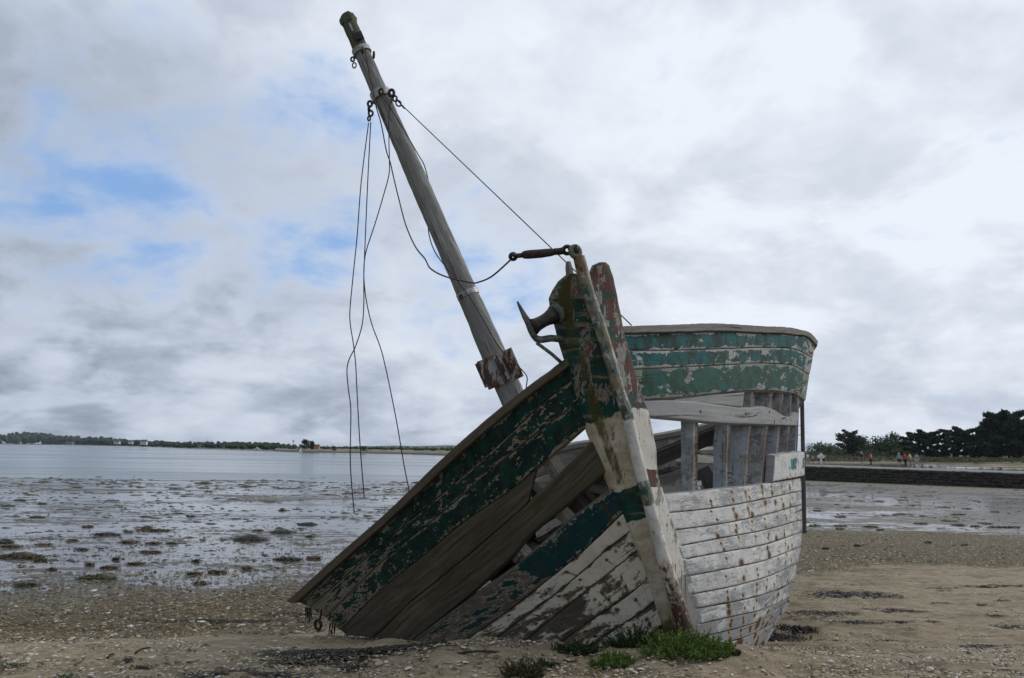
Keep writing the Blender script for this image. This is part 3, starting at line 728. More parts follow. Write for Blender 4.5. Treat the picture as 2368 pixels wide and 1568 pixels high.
# --- ribs in the open gap on the raised side: wide fore face towards us, narrow nailed outer face to the right
nailW = MB()
def rib(xf0, xm0, xr0, y0, xf1, xm1, xr1, y1, lab=None):
    rows = 22; vs = []; uv = []; ru = []; acc = 0
    for i in range(rows+1):
        s = i/rows; y = y0+(y1-y0)*s
        jt = mn.noise(Vector((xf0*.1, s*5, 0)))
        xf = xf0+(xf1-xf0)*s + 3.0*jt; xm = xm0+(xm1-xm0)*s + 2.4*mn.noise(Vector((xf0*.1, s*6, 3))); xr = xr0+(xr1-xr0)*s + 1.0*mn.noise(Vector((xf0*.1, s*8, 6)))
        dm = (hullR(xm, y)-CAM_P).y + .055
        xr_ = xm+(xr-xm)*.72; pm = P(xm, y, dm); pr = P(xr_, y, dm + .11); pf = P(xf, y, dm + .05); pb = P(xr-3, y, dm+.24); pfb = P(xf+4, y, dm+.22)
        vs += [pf, pm, pr, pb, pfb]; l = s*(y1-y0)/K*7.2/768
        uv += [(l, 0), (l, .12), (l, .19), (l, .3), (l, .4)]; ru += [.05, .26, .95*(.7+.3*math.sin(s*11+xf0)), .9, .1]
    fs = [(i*5+k, i*5+(k+1) % 5, (i+1)*5+(k+1) % 5, (i+1)*5+k) for i in range(rows) for k in range(5)] + [(0, 1, 2, 3, 4), tuple(rows*5+k for k in range(5))]
    mb = MB(); mb.add(vs, fs, uv, rust=ru, damp=.45, wear=[-.08, .0, .5, .5, .5]*(rows+1)); o = mb.build('rib', M['rib'], boat, False)
    if lab: o['label'] = lab
    for q in range(5):
        s = random.uniform(.1, .9); i = int(s*rows); a = (vs[i*5+1]+vs[i*5+2])/2
        b = a + Vector((random.uniform(.02, .05), random.uniform(-.08, -.04), random.uniform(-.02, .02)))
        nailW.tube([a, b, b+Vector((.012, 0, random.choice((-.03, .03, .01))))], .0032, 5)
rib(1573, 1604, 1618, 935, 1575, 1601, 1614, 1160, 'foremost rib standing in the open gap')
rib(1654, 1684, 1697, 900, 1646, 1676, 1685, 1165)
rib(1686, 1741, 1752, 880, 1682, 1716, 1724, 1165)
rib(1736, 1785, 1794, 880, 1706, 1752, 1760, 1160)
rib(1777, 1811, 1818, 880, 1745, 1782, 1790, 1160)
rib(1804, 1831, 1836, 880, 1778, 1812, 1818, 1120)
rib(1824, 1846, 1851, 880, 1808, 1836, 1842, 1110)
nailW.build('bent_nails', M['rust'], boat)['kind'] = 'stuff'
# upper ribs carry on inside the bulwark; ribs on the lowered side seen through its gaps, some coloured dark for the shade inside
for x in (1500, 1540, 1640, 1710, 1770):
    mb = MB(); pts = []
    for y in np.linspace(775, 915, 6):
        h = hullR(x, y); pts.append(h + Vector((-.12, .10, 0)))
    mb.tube(pts, .06, 4, damp=.5); mb.build('rib', M['rib'], boat, False)
for (x0, y0, x1, y1, w) in ((1262, 1050, 1300, 1110, .07), (1205, 1105, 1262, 1160, .06), (1325, 1150, 1375, 1205, .055), (1290, 1180, 1350, 1235, .07), (1345, 1140, 1400, 1180, .04), (1190, 1265, 1250, 1320, .075), (1410, 1095, 1440, 1160, .05), (1110, 1180, 1180, 1260, .07), (960, 1270, 1040, 1370, .07)):
    mb = MB(); a = P(x0-24, y0-32, float(depL(np.array(x0-24.), np.array(y0-32.)))+.16); b = P(x1+24, y1+30, float(depL(np.array(x1+24.), np.array(y1+30.)))+.16)
    mb.tube([a.lerp(b, f) + Vector((0, .05*math.sin(math.pi*f), 0)) for f in np.linspace(0, 1, 8)], w, 4, lump=.25, rust=.12, damp=.4); mb.build('rib', M['debris'] if x0 % 2 else M['inner'], boat, False)

# --- debris, deck remains and keelson inside
def board(a, b, w, t, mat, tilt=0.0, name='broken_or_added_plank', up=Vector((0, 0, 1))):
    a = Vector(a); b = Vector(b); T = (b-a).normalized(); Sx = T.cross(up).normalized(); Sx = Matrix.Rotation(tilt, 3, T) @ Sx; Nn = Sx.cross(T)
    n = 9; vs = []; uv = []; L = (b-a).length; off = random.uniform(0, 50)
    for i in range(n):
        f = i/(n-1); c = a.lerp(b, f) + Nn*(.012*mn.noise(Vector((f*3, off, 0))))
        w1 = w*(1+.12*mn.noise(Vector((f*4, off, 5)))); e = random.uniform(-.04, .04) if i in (0, n-1) else 0
        for (p, q) in ((-.5, -.5), (.5, -.5), (.5, .5), (-.5, .5)):
            vs.append(c + Sx*w1*p + Nn*t*q + T*e*(1 if p > 0 else -1)); uv.append((f*L, (p+.5)*w+q*t))
    fs = [(i*4+k, i*4+(k+1) % 4, (i+1)*4+(k+1) % 4, (i+1)*4+k) for i in range(n-1) for k in range(4)] + [(0, 1, 2, 3), tuple((n-1)*4+k for k in range(4))]
    mb = MB(); mb.add(vs, fs, uv, damp=.4, rust=.05); return mb.build(name, mat, boat, False)
board(P(1545, 1060, 9.5), P(1690, 1070, 10.6), .22, .06, M['inner'], .5)
board(P(1500, 1125, 7.7), P(1650, 1080, 9.2), .24, .05, M['debris'], .3)
board(P(1530, 1090, 8.8), P(1630, 1100, 9.6), .2, .05, M['debris'], -.4)
board(P(1625, 1085, 8.2), P(1655, 1150, 8.0), .14, .06, M['debris'], .8)
board(P(1520, 1155, 7.4), P(1600, 1120, 7.9), .2, .04, M['inner'], .9)
board(P(1690, 1090, 7.8), P(1680, 1150, 7.6), .16, .05, M['bare_pale'], 1.2)
board(P(1560, 1045, 11.5), P(1700, 1035, 12.5), .18, .05, M['inner'], .2)
board(P(1340, 1120, 7.6), P(1440, 1150, 7.5), .2, .05, M['debris'], .5)
board(P(1280, 1175, 8.0), P(1420, 1160, 7.8), .2, .05, M['debris'], .9)
board(P(1200, 1285, 7.6), P(1330, 1225, 7.7), .25, .05, M['debris'], .3)
board(P(1330, 1195, 7.35), P(1420, 1175, 7.2), .07, .05, M['rust'], 1.1, 'iron_strap')
board(P(1240, 1240, 7.5), P(1320, 1195, 7.6), .1, .06, M['inner'], .6)
board(P(1220, 1230, 7.9), P(1290, 1260, 7.4), .12, .05, M['rust'], .6, 'iron_strap')
board(Vector((1.0, 6.8, .15)), Vector((3.4, 13.8, -.3)), .25, .22, M['debris'], 0, 'keelson')
for k in range(9):       # fallen deck planks heaped in the bilge
    f = k/8; c = Vector((.9+2.0*f, 7.6+4.6*f, .55+.18*f)); dv = Vector((-1.0-.2*f, .55, -.75+.12*math.sin(k*2.1)))
    board(c+dv*.9, c-dv*.75, .24, .045, M['debris'] if k % 3 else M['inner'], .25*math.sin(k*3.7))
for (xx, dd) in ((.2, 8.8), (.4, 10.2), (.9, 11.8)):
    board(Vector((xx-1.6, dd, .25)), Vector((xx+2.3, dd-.5, 1.9)), .13, .15, M['debris'], 0, 'deck_beam')

for k in range(7):  # dark boards added behind the torn gap, standing in for shade in the hull
    o_ = -60+k*30
    board(P(1140+o_*.6, 1345+o_*.7, 7.75+.04*(k % 3)), P(1450+o_*.6, 1085+o_*.7, 7.55+.05*(k % 2)), .15, .04, M['debris'], .75+.25*math.sin(k*2.3), up=Vector((.2, -.5, .8)))
# --- stem
BY = [579, 667, 785, 903, 953, 1055, 1108, 1241, 1285, 1440, 1500]; BX = [1334, 1357, 1397, 1431, 1449, 1472, 1485, 1520, 1532, 1580, 1600]; BR = [15, 15.5, 15, 14.5, 14, 14.5, 14.5, 15, 16, 18, 20]
def stem_post():
    ys = [632, 650, 672, 690, 720, 760, 790, 840, 900, 950, 1000, 1055, 1110, 1160, 1210, 1260, 1310, 1355, 1400, 1440, 1490]
    xl = [1312, 1290, 1276, 1268, 1272, 1283, 1290, 1306, 1325, 1341, 1355, 1378, 1400, 1420, 1440, 1460, 1480, 1495, 1510, 1523, 1540]      # outer edge of the side strip
    st = [2, 8, 13, 16, 18, 18, 17, 16, 16, 17, 18, 19, 18, 16, 14, 12, 10, 8, 6, 5, 5]
    Y = np.linspace(632, 1490, 260); XL = np.interp(Y, ys, xl); ST = np.interp(Y, ys, st)
    XC = np.interp(Y, BY, BX)
    vs = []; uv = []; pz = []; wr = []; dm = []; ru = []; cols = 10
    for i, y in enumerate(Y):
        dF = 6.12 + .12*(y-632)/850
        l = (y-632)/K*6.2/768
        row = [(XL[i]+2, dF+.55), (XL[i], dF+.27), (XL[i]+ST[i], dF+.17)]
        for q in np.linspace(0, 1, cols)[1:]:
            row.append((XL[i]+ST[i]+(XC[i]-XL[i]-ST[i])*q, dF+.17-.15*q))
        row += [(XC[i]+8, dF+.1), (XC[i]+12, dF+.55)]
        for j, (x, d) in enumerate(row):
            bumpy = .005*mn.noise(Vector((x*.06, y*.03, 0)))
            vs.append(P(x, y, d+bumpy)); uv.append((l, (x-1300)/K*6.2/768*1.3 + (j == 0)*.3))
            # green over cream over green over cream; the band edge slopes
            yb = y + (x-XL[i]-60)*.22
            st_ = lambda c, w: 1/(1+math.exp(max(-40, min(40, (yb-c)/w))))
            yb += 9*mn.noise(Vector((x*.05, y*.02, 3))); g = st_(964, 12) + (1-st_(1122, 5))*st_(1196, 6)*.96
            pz.append(g)
            upper = max(0, min(1, (970-y)/60))
            w0 = .07*upper + .07*upper*(1 if j > 4 else 0) - .03*(1-upper)
            if 1122 < yb < 1198: w0 = -.04
            if y < 690: w0 += .15
            wr.append(w0)
            dmp = .36 + (.28 if (3 <= j <= 5 and y < 1120) else 0) + (.15 if y < 720 else 0) + (.30*max(0, (y-1370)/70))
            dm.append(dmp); ru.append(.42 if j >= 10 and y > 1000 else .27 if j == 9 and y > 1180 else .20*max(0, mn.noise(Vector((x*.06, y*.02, 9)))) if y > 980 else 0.0)
    m = len(row); n = len(Y)
    fs = [(i*m+k, i*m+(k+1) % m, (i+1)*m+(k+1) % m, (i+1)*m+k) for i in range(n-1) for k in range(m)] + [tuple(range(m)), tuple((n-1)*m+k for k in range(m))]
    mb = MB(); mb.add(vs, fs, uv, pz=pz, wear=wr, damp=dm, rust=ru); o = mb.build('stem_post', M['stem'], boat, True, 28)
    o['label'] = 'broad stem face with bands of green and cream paint'
    # right hand timber
    ys = [606, 612, 640, 680, 760, 870, 950, 1030, 1060, 1100, 1190, 1330, 1470, 1500]
    xr = [1400, 1408, 1417, 1426, 1441, 1471, 1498, 1516, 1518, 1521, 1551, 1601, 1641, 1650]
    xl = [1392, 1376, 1364] + [float(np.interp(q, BY, BX))+12 for q in ys[3:]]
    Y = np.linspace(606, 1500, 120); vs = []; uv = []; pz = []; wr = []; dm = []
    for i, y in enumerate(Y):
        dF = 6.20 + .11*(y-606)/890; a = np.interp(y, ys, xl)-2; b = np.interp(y, ys, xr) + 1.5*mn.noise(Vector((y*.035, 2, 0)))
        l = (y-606)/K*6.2/768
        row = [(a-5, dF+.45), (a, dF+.02)] + [(a+(b-a)*q, dF+.02+.16*q) for q in (.25, .5, .75, .92)] + [(b, dF+.19), (b-2, dF+.55)]
        for j, (x, d) in enumerate(row):
            vs.append(P(x, y, d+.006*mn.noise(Vector((x*.07, y*.03, 5))))); uv.append((l, (x-1300)/K*6.2/768*1.6+(j == 0)*.3))
            pz.append(1.0 if y < 930 else max(0, 1-(y-930)/30) if y < 960 else (.62 if 1085 < y < 1130 else 0))
            wr.append(.14 if y < 930 else (-.05 if y < 1080 else .10 if y < 1300 else .24)); dm.append(.34 + (.25 if j >= 5 and y < 1100 else 0) + (.2 if y < 640 else 0) + .3*max(0, (y-1400)/70))
    m = len(row); n = len(Y)
    fs = [(i*m+k, i*m+(k+1) % m, (i+1)*m+(k+1) % m, (i+1)*m+k) for i in range(n-1) for k in range(m)] + [tuple(range(m)), tuple((n-1)*m+k for k in range(m))]
    mb = MB(); mb.add(vs, fs, uv, pz=pz, wear=wr, damp=dm); o = mb.build('stem_cheek', M['stemred'], boat, True, 30)
    o['label'] = 'narrow stem timber with red and green paint above cream'
stem_post()
def stem_bar():
    Y = np.concatenate([np.linspace(594, 1462, 140)]); X = np.interp(Y, BY, BX)
    Rr = np.interp(Y, BY, BR); pts = []; rad = []
    for x, y, r in zip(X, Y, Rr):
        d = 6.10 + .12*(y-632)/850; pts.append(P(x, y, d)); rad.append(px2m(r, d)*.95)
    mb = MB(); n = 12; mb.tube(pts, rad, n, lump=.07)
    pz = []; ru = []
    for y in Y:
        g = 1.0 if y < 940 else max(0, 1-(y-940)/60) if y < 1110 else (.7 if y < 1165 else .35 if y < 1200 else 0)
        r = .38 if y < 640 else .20 if y < 950 else .17 if y < 1180 else .24 if y < 1290 else .29+.26*(y-1290)/170
        pz += [g]*n; ru += [r]*n
    mb.at['pz'] = pz; mb.at['rust'] = ru
    o = mb.build('stem_bar', M['iron'], boat, True, 50); o['label'] = 'half round iron bar down the front of the stem, rusted at its foot'
    e = MB(); c = P(1330, 582, 6.08); e.torus(c, CR*.25-Fw*.75+CU*.25, px2m(11, 6.08), px2m(7, 6.08), 18, 8, 1.15, up=CU, pz=1.0, rust=.20)
    e.build('eye', M['iron'], o, True)
    f = MB()
    f.tube([P(1333, 566, 6.06), P(1331, 578, 6.06), P(1330, 588, 6.08)], [px2m(4, 6)]*3, 8); f.build('pin', M['dark_iron'], o)
stem_bar()
mb = MB(); mb.tube([P(1313, 605, 6.3), P(1315, 620, 6.3), P(1320, 660, 6.3)], [px2m(6, 6.3), px2m(9, 6.3), px2m(11, 6.3)], 5, damp=.5); mb.build('peg', M['rail_grey'], boat, False)

# --- iron fairlead horn on the left of the stem
def fairlead():
    Z = 6.26
    f = empty('fairlead', P(1240, 760, Z)); f.parent = boat; f.matrix_parent_inverse = Matrix.Translation(boat.location).inverted(); tag(f, 'iron fairlead with drum and flared horn')
    def ad(o):
        o.parent = f; o.matrix_parent_inverse = Matrix.Translation(P(1240, 760, Z)).inverted(); return o
    c = [(1196, 697, 4), (1203, 712, 8), (1212, 730, 12), (1221, 746, 15), (1228, 762, 17), (1234, 776, 15), (1240, 787, 9)]
    m1 = MB(); m1.tube(densify([P(x, y, Z) for x, y, r in c], 4), list(np.interp(np.linspace(0, 6, 25), range(7), [px2m(r, Z) for x, y, r in c])), 10, flat=.55, lump=.1)
    ad(m1.build('horn', M['green_iron']))
    m2 = MB(); a = P(1231, 756, Z-.02); b = P(1281, 728, Z+.05)
    rr = [21, 17, 15.5, 15, 16, 19, 22]
    m2.tube([a.lerp(b, k/6) for k in range(7)], [px2m(q, Z) for q in rr], 14); ad(m2.build('drum', M['dark_iron']))
    m3 = MB(); m3.tube(densify([P(1238, 782, Z), P(1252, 785, Z), P(1275, 782, Z), P(1298, 784, Z+.05)], 3), px2m(8.5, Z), 8, lump=.1); ad(m3.build('bracket_arm', M['green_iron']))
    m4 = MB(); m4.tube([P(1240, 792, Z), P(1275, 818, Z), P(1302, 842, Z+.06)], px2m(4.5, Z), 6); ad(m4.build('strut', M['green_iron']))
    m5 = MB(); m5.tube([P(1283, 727, Z+.03), P(1290, 723, Z+.06)], px2m(24, Z), 12, cap=True); ad(m5.build('flange', M['green_iron']))
fairlead()

# --- mast and rigging
mastc = lambda y: 802+372*(y-41)/852.0
MD = 8.45
def mastp(y, dx=0, dd=0): return P(mastc(y)+dx, y, MD+dd)
def build_mast():
    Y = np.concatenate([[41, 43], np.linspace(50, 1075, 90)]); pts = [mastp(y) for y in Y]
    rad = [px2m(np.interp(y, [41, 60, 215, 413, 661, 794, 893, 1080], [18, 18.5, 20, 23.5, 25, 29, 30, 31]), MD) for y in Y]
    mb = MB(); n = 18; mb.tube(pts, rad, n, lump=.05); 
    dm = []
    for y in Y: dm += [np.interp(y, [41, 110, 125, 260, 300], [.95, .85, .42, .5, .34])]*n
    mb.at['damp'] = dm; mb.at['rust'] = [0.0]*len(mb.v)
    o = mb.build('mast', M['mast'], boat, True, 50); o['label'] = 'weathered grey wooden mast leaning left'
    return o
mast = build_mast()
def on_mast(mb, name, mat, smooth=True, lab=None, kind=None):
    o = mb.build(name, mat, mast, smooth, 40)
    if lab: o['label'] = lab
    if kind: o['kind'] = kind
    return o
AX = (mastp(100)-mastp(800)).normalized()
def band(y, r, h, mat, name='mast_band', lab=None):
    c = mastp(y); mb = MB(); hh = px2m(h, MD)/2; rr = px2m(r, MD)
    n = 22; u = AX.orthogonal().normalized(); w = AX.cross(u); vs = []
    for zz, q in ((-hh, rr*.9), (-hh, rr), (hh, rr), (hh, rr*.9)):
        for k in range(n): a = 2*math.pi*k/n; vs.append(c+AX*zz+(u*math.cos(a)+w*math.sin(a))*q)
    fs = [(i*n+k, i*n+(k+1) % n, ((i+1) % 4)*n+(k+1) % n, ((i+1) % 4)*n+k) for i in range(4) for k in range(n)]
    mb.add(vs, fs); return on_mast(mb, name, mat, True, lab)
band(119, 23.5, 13, M['galv']); band(221, 25.5, 20, M['galv']); band(680, 27, 13, M['galv'])
mb = MB(); mb.tube([mastp(38), mastp(46), mastp(56)], [px2m(18, MD), px2m(21, MD), px2m(19, MD)], 14, lump=.35, damp=1.0); on_mast(mb, 'rotten_cap', M['mast'])
Mq = Matrix((CR*.92+CU*-.39, Fw, CU*.92+CR*.39)).transposed()      # square to the mast as seen
Mq = Matrix.Identity(3)
ex = AX.cross(Vector((0, 1, 0))).normalized(); Mq = Matrix((ex, Vector((0, 1, 0)), AX)).transposed()
sc = lambda n: px2m(n, MD)
mb = MB(); mb.box(P(829, 84, MD-.09), sc(22), .03, sc(20), Mq); mb.box(P(828, 85, MD-.115), sc(6), .02, sc(14), Mq); on_mast(mb, 'lamp_bracket', M['dark_iron'], False)
mb = MB(); mb.box(P(812, 63, MD-.085), sc(5), .012, sc(22), Mq); on_mast(mb, 'drilled_strap', M['galv'], False)
# shackles and links
def ring(x, y, r, t, ax, stretch=1.3, dd=-.1, name='shackle', up=None, mat='dark_iron'):
    mb = MB(); mb.torus(P(x, y, MD+dd), ax, sc(r), sc(t), 14, 6, stretch, up=up or CU); return on_mast(mb, name, M[mat])
ring(819, 151, 5, 1.8, Fw+CR*.3); ring(864, 127, 6, 2.2, Fw*.4+CR); ring(815, 137, 4, 2.4, Fw); ring(838, 116, 5, 3, CR+Fw*.3, dd=-.2)
ring(855, 240, 5, 3.0, Fw); ring(853, 252, 5, 3.0, CR); ring(857, 262, 5, 2.6, Fw); ring(853, 274, 4, 2.2, CR*.6+Fw)
ring(905, 215, 6, 4, Fw, dd=-.12); ring(913, 228, 5, 2.4, Fw); ring(921, 239, 6, 2.0, Fw+CR*.3, up=CR-CU); ring(931, 246, 5, 1.8, CU+CR, up=CR-CU)
ring(881, 212, 5, 3, Fw, dd=-.22); ring(905, 232, 4, 2.2, CR, dd=-.15); ring(1066, 686, 3, 2.5, Fw, dd=-.2, mat='rust')
def wire(pts, name='rigging_wire', r=.0062, lab=None, mat='wire'):
    p3 = densify([P(x, y, d) for x, y, d in pts], 6); mb = MB(); mb.tube(p3, r, 6); return on_mast(mb, name, M[mat], True, lab)
dA = 8.35
wire([(852, 284, dA), (835, 420, dA), (826, 540, dA), (816, 640, dA), (809, 715, dA), (810, 751, dA), (817, 796, dA), (822, 841, dA), (825, 900, dA), (832, 1025, dA), (842, 1150, dA)], lab='loose wire hanging to the left of the mast')
dB = 8.28
wire([(857, 282, dB), (850, 420, dB), (844, 560, dB), (841, 640, dB), (841, 700, dB), (837, 751, dB), (822, 800, dB), (807, 831, dB), (802, 858, dB), (806, 905, dB), (811, 950, dB), (810, 1075, dB), (819, 1188, dB)], lab='longest loose wire hanging straight down')
wire([(905, 230, 8.22), (899, 262, 8.2), (899, 324, 8.2), (900, 368, 8.2), (899, 404, 8.2), (884, 460, 8.2), (866, 520, 8.2), (846, 582, 8.2), (841, 630, 8.2), (846, 690, 8.2), (860, 751, 8.2), (884.5, 821, 8.2), (914, 960, 8.2), (934, 1075, 8.2), (946, 1135, 8.2)], lab='loose wire bending out towards the rail')
wire([(845, 112, 8.2), (845.6, 124, 8.2), (853, 165, 8.2), (862, 206, 8.15), (869, 245, 8.1), (881, 286, 8.1), (893, 348, 8.0), (901.6, 374, 7.95), (910.5, 413, 7.9), (922, 460, 7.8), (938, 520, 7.6), (960, 570, 7.4), (982, 598, 7.2), (996, 621.5, 7.1), (1032, 640, 6.9), (1088, 653, 6.7), (1107, 652, 6.6), (1138, 638, 6.45), (1181, 600, 6.2)], r=.0075, lab='slack wire sagging from the mast to the turnbuckle')
wire([(878, 212, 8.2), (890, 233, 8.2), (916, 271, 8.2), (934, 301, 8.25), (966.5, 357, 8.3), (981, 383, 8.4), (991.6, 427, 8.5), (995, 470, 8.62), (990, 520, 8.62), (993, 548, 8.45), (1002, 575, 8.3), (1015.6, 598, 8.22), (1059, 651, 8.2), (1088.5, 691, 8.2), (1122, 748, 8.18), (1155, 804, 8.15), (1195, 844, 8.2), (1211, 860, 8.2), (1218.6, 874, 8.2), (1216, 897, 8.2), (1212, 930, 8.3)], r=.0065, lab='wire running down the face of the mast')
wire([(916, 230, 8.35), (940, 253.5, 8.3), (1200, 502, 7.5), (1460, 752, 6.9)], r=.0055, lab='taut stay from mast to raised rail')
# hinged steel bracket round the foot of the mast
mb = MB(); cM = mastp(853)
mb.box(P(1137, 860, MD-.13), sc(46), .02, sc(70), Mq); mb.box(P(1154, 852, MD-.16), sc(5), .07, sc(66), Mq); mb.box(P(1163, 849, MD-.16), sc(5), .07, sc(66), Mq)
mb.box(P(1181, 843, MD-.13), sc(34), .02, sc(72), Mq @ Matrix.Rotation(.25, 3, 'Z')); mb.box(P(1113, 868, MD-.05), sc(8), .12, sc(58), Mq); mb.box(P(1150, 853, MD+.14), sc(70), .02, sc(60), Mq)
on_mast(mb, 'mast_bracket', M['plate'], False, 'rusty hinged steel bracket at the foot of the mast')
# turnbuckle
def turnbuckle():
    c = P(1245, 586, 6.15); e = empty('turnbuckle', c); e.parent = boat; e.matrix_parent_inverse = Matrix.Translation(boat.location).inverted(); e['label'] = 'rusty turnbuckle at the stem head'
    def ad(mb, nm, mat):
        o = mb.build(nm, M[mat]); o.parent = e; o.matrix_parent_inverse = Matrix.Translation(c).inverted()
    m = MB(); q = lambda x, y: P(x, y, 6.15); s6 = lambda n: px2m(n, 6.15)
    m.tube([q(1207, 590), q(1212, 589), q(1222, 588), q(1250, 586), q(1275, 583), q(1283, 582)], [s6(7), s6(9.5), s6(10.5), s6(10.5), s6(9.5), s6(7)], 10, lump=.06); ad(m, 'barrel', 'rust')
    m = MB(); m.tube([q(1190, 592), q(1207, 590)], s6(6), 8); m.torus(q(1186, 593), Fw+CU*.3, s6(7), s6(4.5), 12, 6); m.torus(q(1187, 590), CU+CR*.2, s6(6), s6(4), 12, 6); ad(m, 'fork_end', 'dark_iron')
    m = MB(); m.tube([q(1281, 582), q(1289, 581)], s6(8.5), 8); m.tube([q(1289, 582), q(1304, 579)], s6(9), 8, lump=.2); m.torus(q(1311, 578), Fw+CU*.4, s6(9), s6(5), 12, 6); m.torus(q(1323, 577), CU+CR*.3, s6(8), s6(4.5), 12, 6); ad(m, 'jaw_end', 'dark_iron')
turnbuckle()

# ------------------------------------------------------------------ far background
def sp(x, y): return (x/1.7304, y/1.7304)            # full size photo pixels -> the measuring grid used above
def leaf_mat(name, c1, c2, c3=None):
    k = NT(name); n = k.attr('tint'); o = k.obj()
    col = k.mix(n, c1, c2)
    col = k.mix(k.mr(k.noise(o, (.6, .6, .6), 4, .6), .4, .65, 0, .6), col, c3 or c1)
    return k.finish(col, .75, spec=.2)
M['cypress'] = leaf_mat('cypress_leaves', (.014, .028, .014), (.030, .055, .026))
M['bush'] = leaf_mat('bush_leaves', (.050, .070, .028), (.10, .125, .055), (.035, .055, .022))
M['oak'] = leaf_mat('broadleaf_leaves', (.035, .062, .026), (.075, .110, .048), (.024, .044, .02))
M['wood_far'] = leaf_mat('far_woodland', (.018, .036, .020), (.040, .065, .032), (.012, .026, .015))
M['scrub'] = leaf_mat('marsh_scrub', (.06, .07, .03), (.11, .11, .05), (.045, .06, .025))
M['bark'] = simple('bark', (.03, .025, .02), (.06, .05, .04), 4)

def leaves(mb, c, r, n, size, squash=.8, droop=0.0):
    """n small leaf sprays spread through a clump"""
    g = RNG.normal(size=(n, 3)); g /= np.linalg.norm(g, axis=1)[:, None]; rr = r*RNG.random(n)**.45
    for i in range(n):
        p = Vector(c) + Vector((g[i, 0]*rr[i], g[i, 1]*rr[i], g[i, 2]*rr[i]*squash))
        a = Vector(RNG.normal(size=3)).normalized(); b = a.orthogonal().normalized(); s = size*RNG.uniform(.6, 1.3)
        b = (b*.6 + Vector((g[i, 0], g[i, 1], g[i, 2]*.5))*.6).normalized()
        mb.add([p-a*s*.5, p+b*s, p+a*s*.5, p-b*s*.6], [(0, 1, 2), (0, 2, 3)], tint=float(RNG.random()))
def tree(name, base, h, w, kind, label, group=None, mat='oak', n=2400, lean=0.0):
    if kind != 'cypress': h *= 1.2
    t = empty(name, base); tag(t, label, 'tree' if name != 'bush' else 'bush', group)
    tr = MB(); top = Vector(base)+Vector((lean*h, 0, h*.8)); b0 = Vector(base)-Vector((0, 0, .3))
    pts = [b0.lerp(top, f)+Vector((mn.noise(Vector((f*3, base[0], 0)))*h*.03, 0, 0)) for f in np.linspace(0, 1, 8)]
    tr.tube(pts, list(np.linspace(h*.028, h*.006, 8)), 7)
    cr = MB()
    if kind == 'cypress':
        nb = 34
        for i in range(nb):
            f = .03+.97*((i+.5)/nb); z = base[2]+h*f*.93; a = i*2.4+RNG.uniform(-.3, .3)
            L = w*.5*(1.0-.45*f**3)*RNG.uniform(.75, 1.15); c0 = Vector((base[0]+lean*h*f, base[1], z))
            tip = c0+Vector((math.cos(a)*L, math.sin(a)*L, h*.10*RNG.uniform(.5, 1.4)))
            tr.tube([c0, c0.lerp(tip, .5)+Vector((0, 0, h*.015)), tip], [h*.010, h*.007, h*.003], 4)
            for q in (.3, .55, .78, .95):
                leaves(cr, c0.lerp(tip, q)+Vector((0, 0, h*.02*q)), h*.10*(1.25-.45*q), int(n/nb/2.2), h*.055, .65)
            for q in range(3):     # upswept tips
                d = (tip-c0).normalized()*h*.05+Vector((RNG.uniform(-.02, .02)*h, 0, h*.035))
                cr.add([tip, tip+d+Vector((h*.010, 0, 0)), tip+d*1.7, tip+d-Vector((h*.010, 0, 0))], [(0, 1, 2, 3)], tint=.3)
    else:
        nb = 22 if kind == 'round' else 15
        for i in range(nb):
            a = RNG.uniform(0, 6.28); e = RNG.uniform(0, 1)
            rad = w*.5*math.sqrt(RNG.uniform(0, 1)); z = base[2]+h*(.08+.82*e*(1-.55*(rad/(w*.5))**2))
            c = Vector((base[0]+math.cos(a)*rad*.78+lean*h*e, base[1]+math.sin(a)*rad*.78, z))
            tr.tube([pts[min(7, 1+int(e*5))], c], [h*.010, h*.004], 4)
            leaves(cr, c, min(w, h)*RNG.uniform(.2, .3), int(n/nb), min(w, h)*.055, .8)
    tr.build('trunk', M['bark'], t); cr.build('crown', M[mat], t, False)
    return t

# far shore: low land with woodland
SH = [(-260, 1775, 1738), (0, 1776, 1733), (120, 1777, 1727), (180, 1778, 1730), (250, 1779, 1742), (393, 1782, 1747), (477, 1783.5, 1752), (536, 1785, 1756), (600, 1787, 1763), (654, 1789, 1762), (718, 1792, 1769), (785, 1794, 1765), (880, 1796.5, 1766), (971, 1799, 1766), (1060, 1802, 1769), (1140, 1805, 1772), (1190, 1808, 1780)]
SP = [(1100, 1805, 0), (1200, 1809, 0), (1300, 1811, 0), (1400, 1812, 0), (1550, 1815, 0), (1700, 1819, 0), (1800, 1823, 0), (2100, 1827, 0), (2400, 1832, 0)]
def landstrip(name, pts, back, rise, mat, label):
    a = [on_level(*sp(x, y), SEA) for x, y, _ in pts]; vs = []
    for p in a:
        f = Vector((p.x, p.y, 0)).normalized()
        for dd, zz in ((-6, SEA-.4), (0, SEA+.15), (back*.05, SEA+rise*.35), (back*.2, SEA+rise*.6), (back, SEA+rise)):
            q = Vector((p.x, p.y, 0))+f*dd; vs.append((q.x, q.y, zz+mn.noise(q*.02)*rise*.05))
    n = 5; fs = [(i*n+k, (i+1)*n+k, (i+1)*n+k+1, i*n+k+1) for i in range(len(pts)-1) for k in range(n-1)]
    mb = MB(); mb.add(vs, fs); o = mb.build(name, mat); tag(o, label, None, kind='structure'); return a
def land_mat(name, shore, c1, c2, z0, z1):
    k = NT(name); p = k.pos(); z = k.sep(p)[2]; n = k.noise(p, (.05, .05, .3), 6, .65)
    col = k.mix(k.mr(n, .4, .6), c1, c2); col = k.mix(k.mr(k.math('ADD', z, k.math('MULTIPLY', n, .8)), z0, z1), shore, col)
    return k.finish(col, .9)
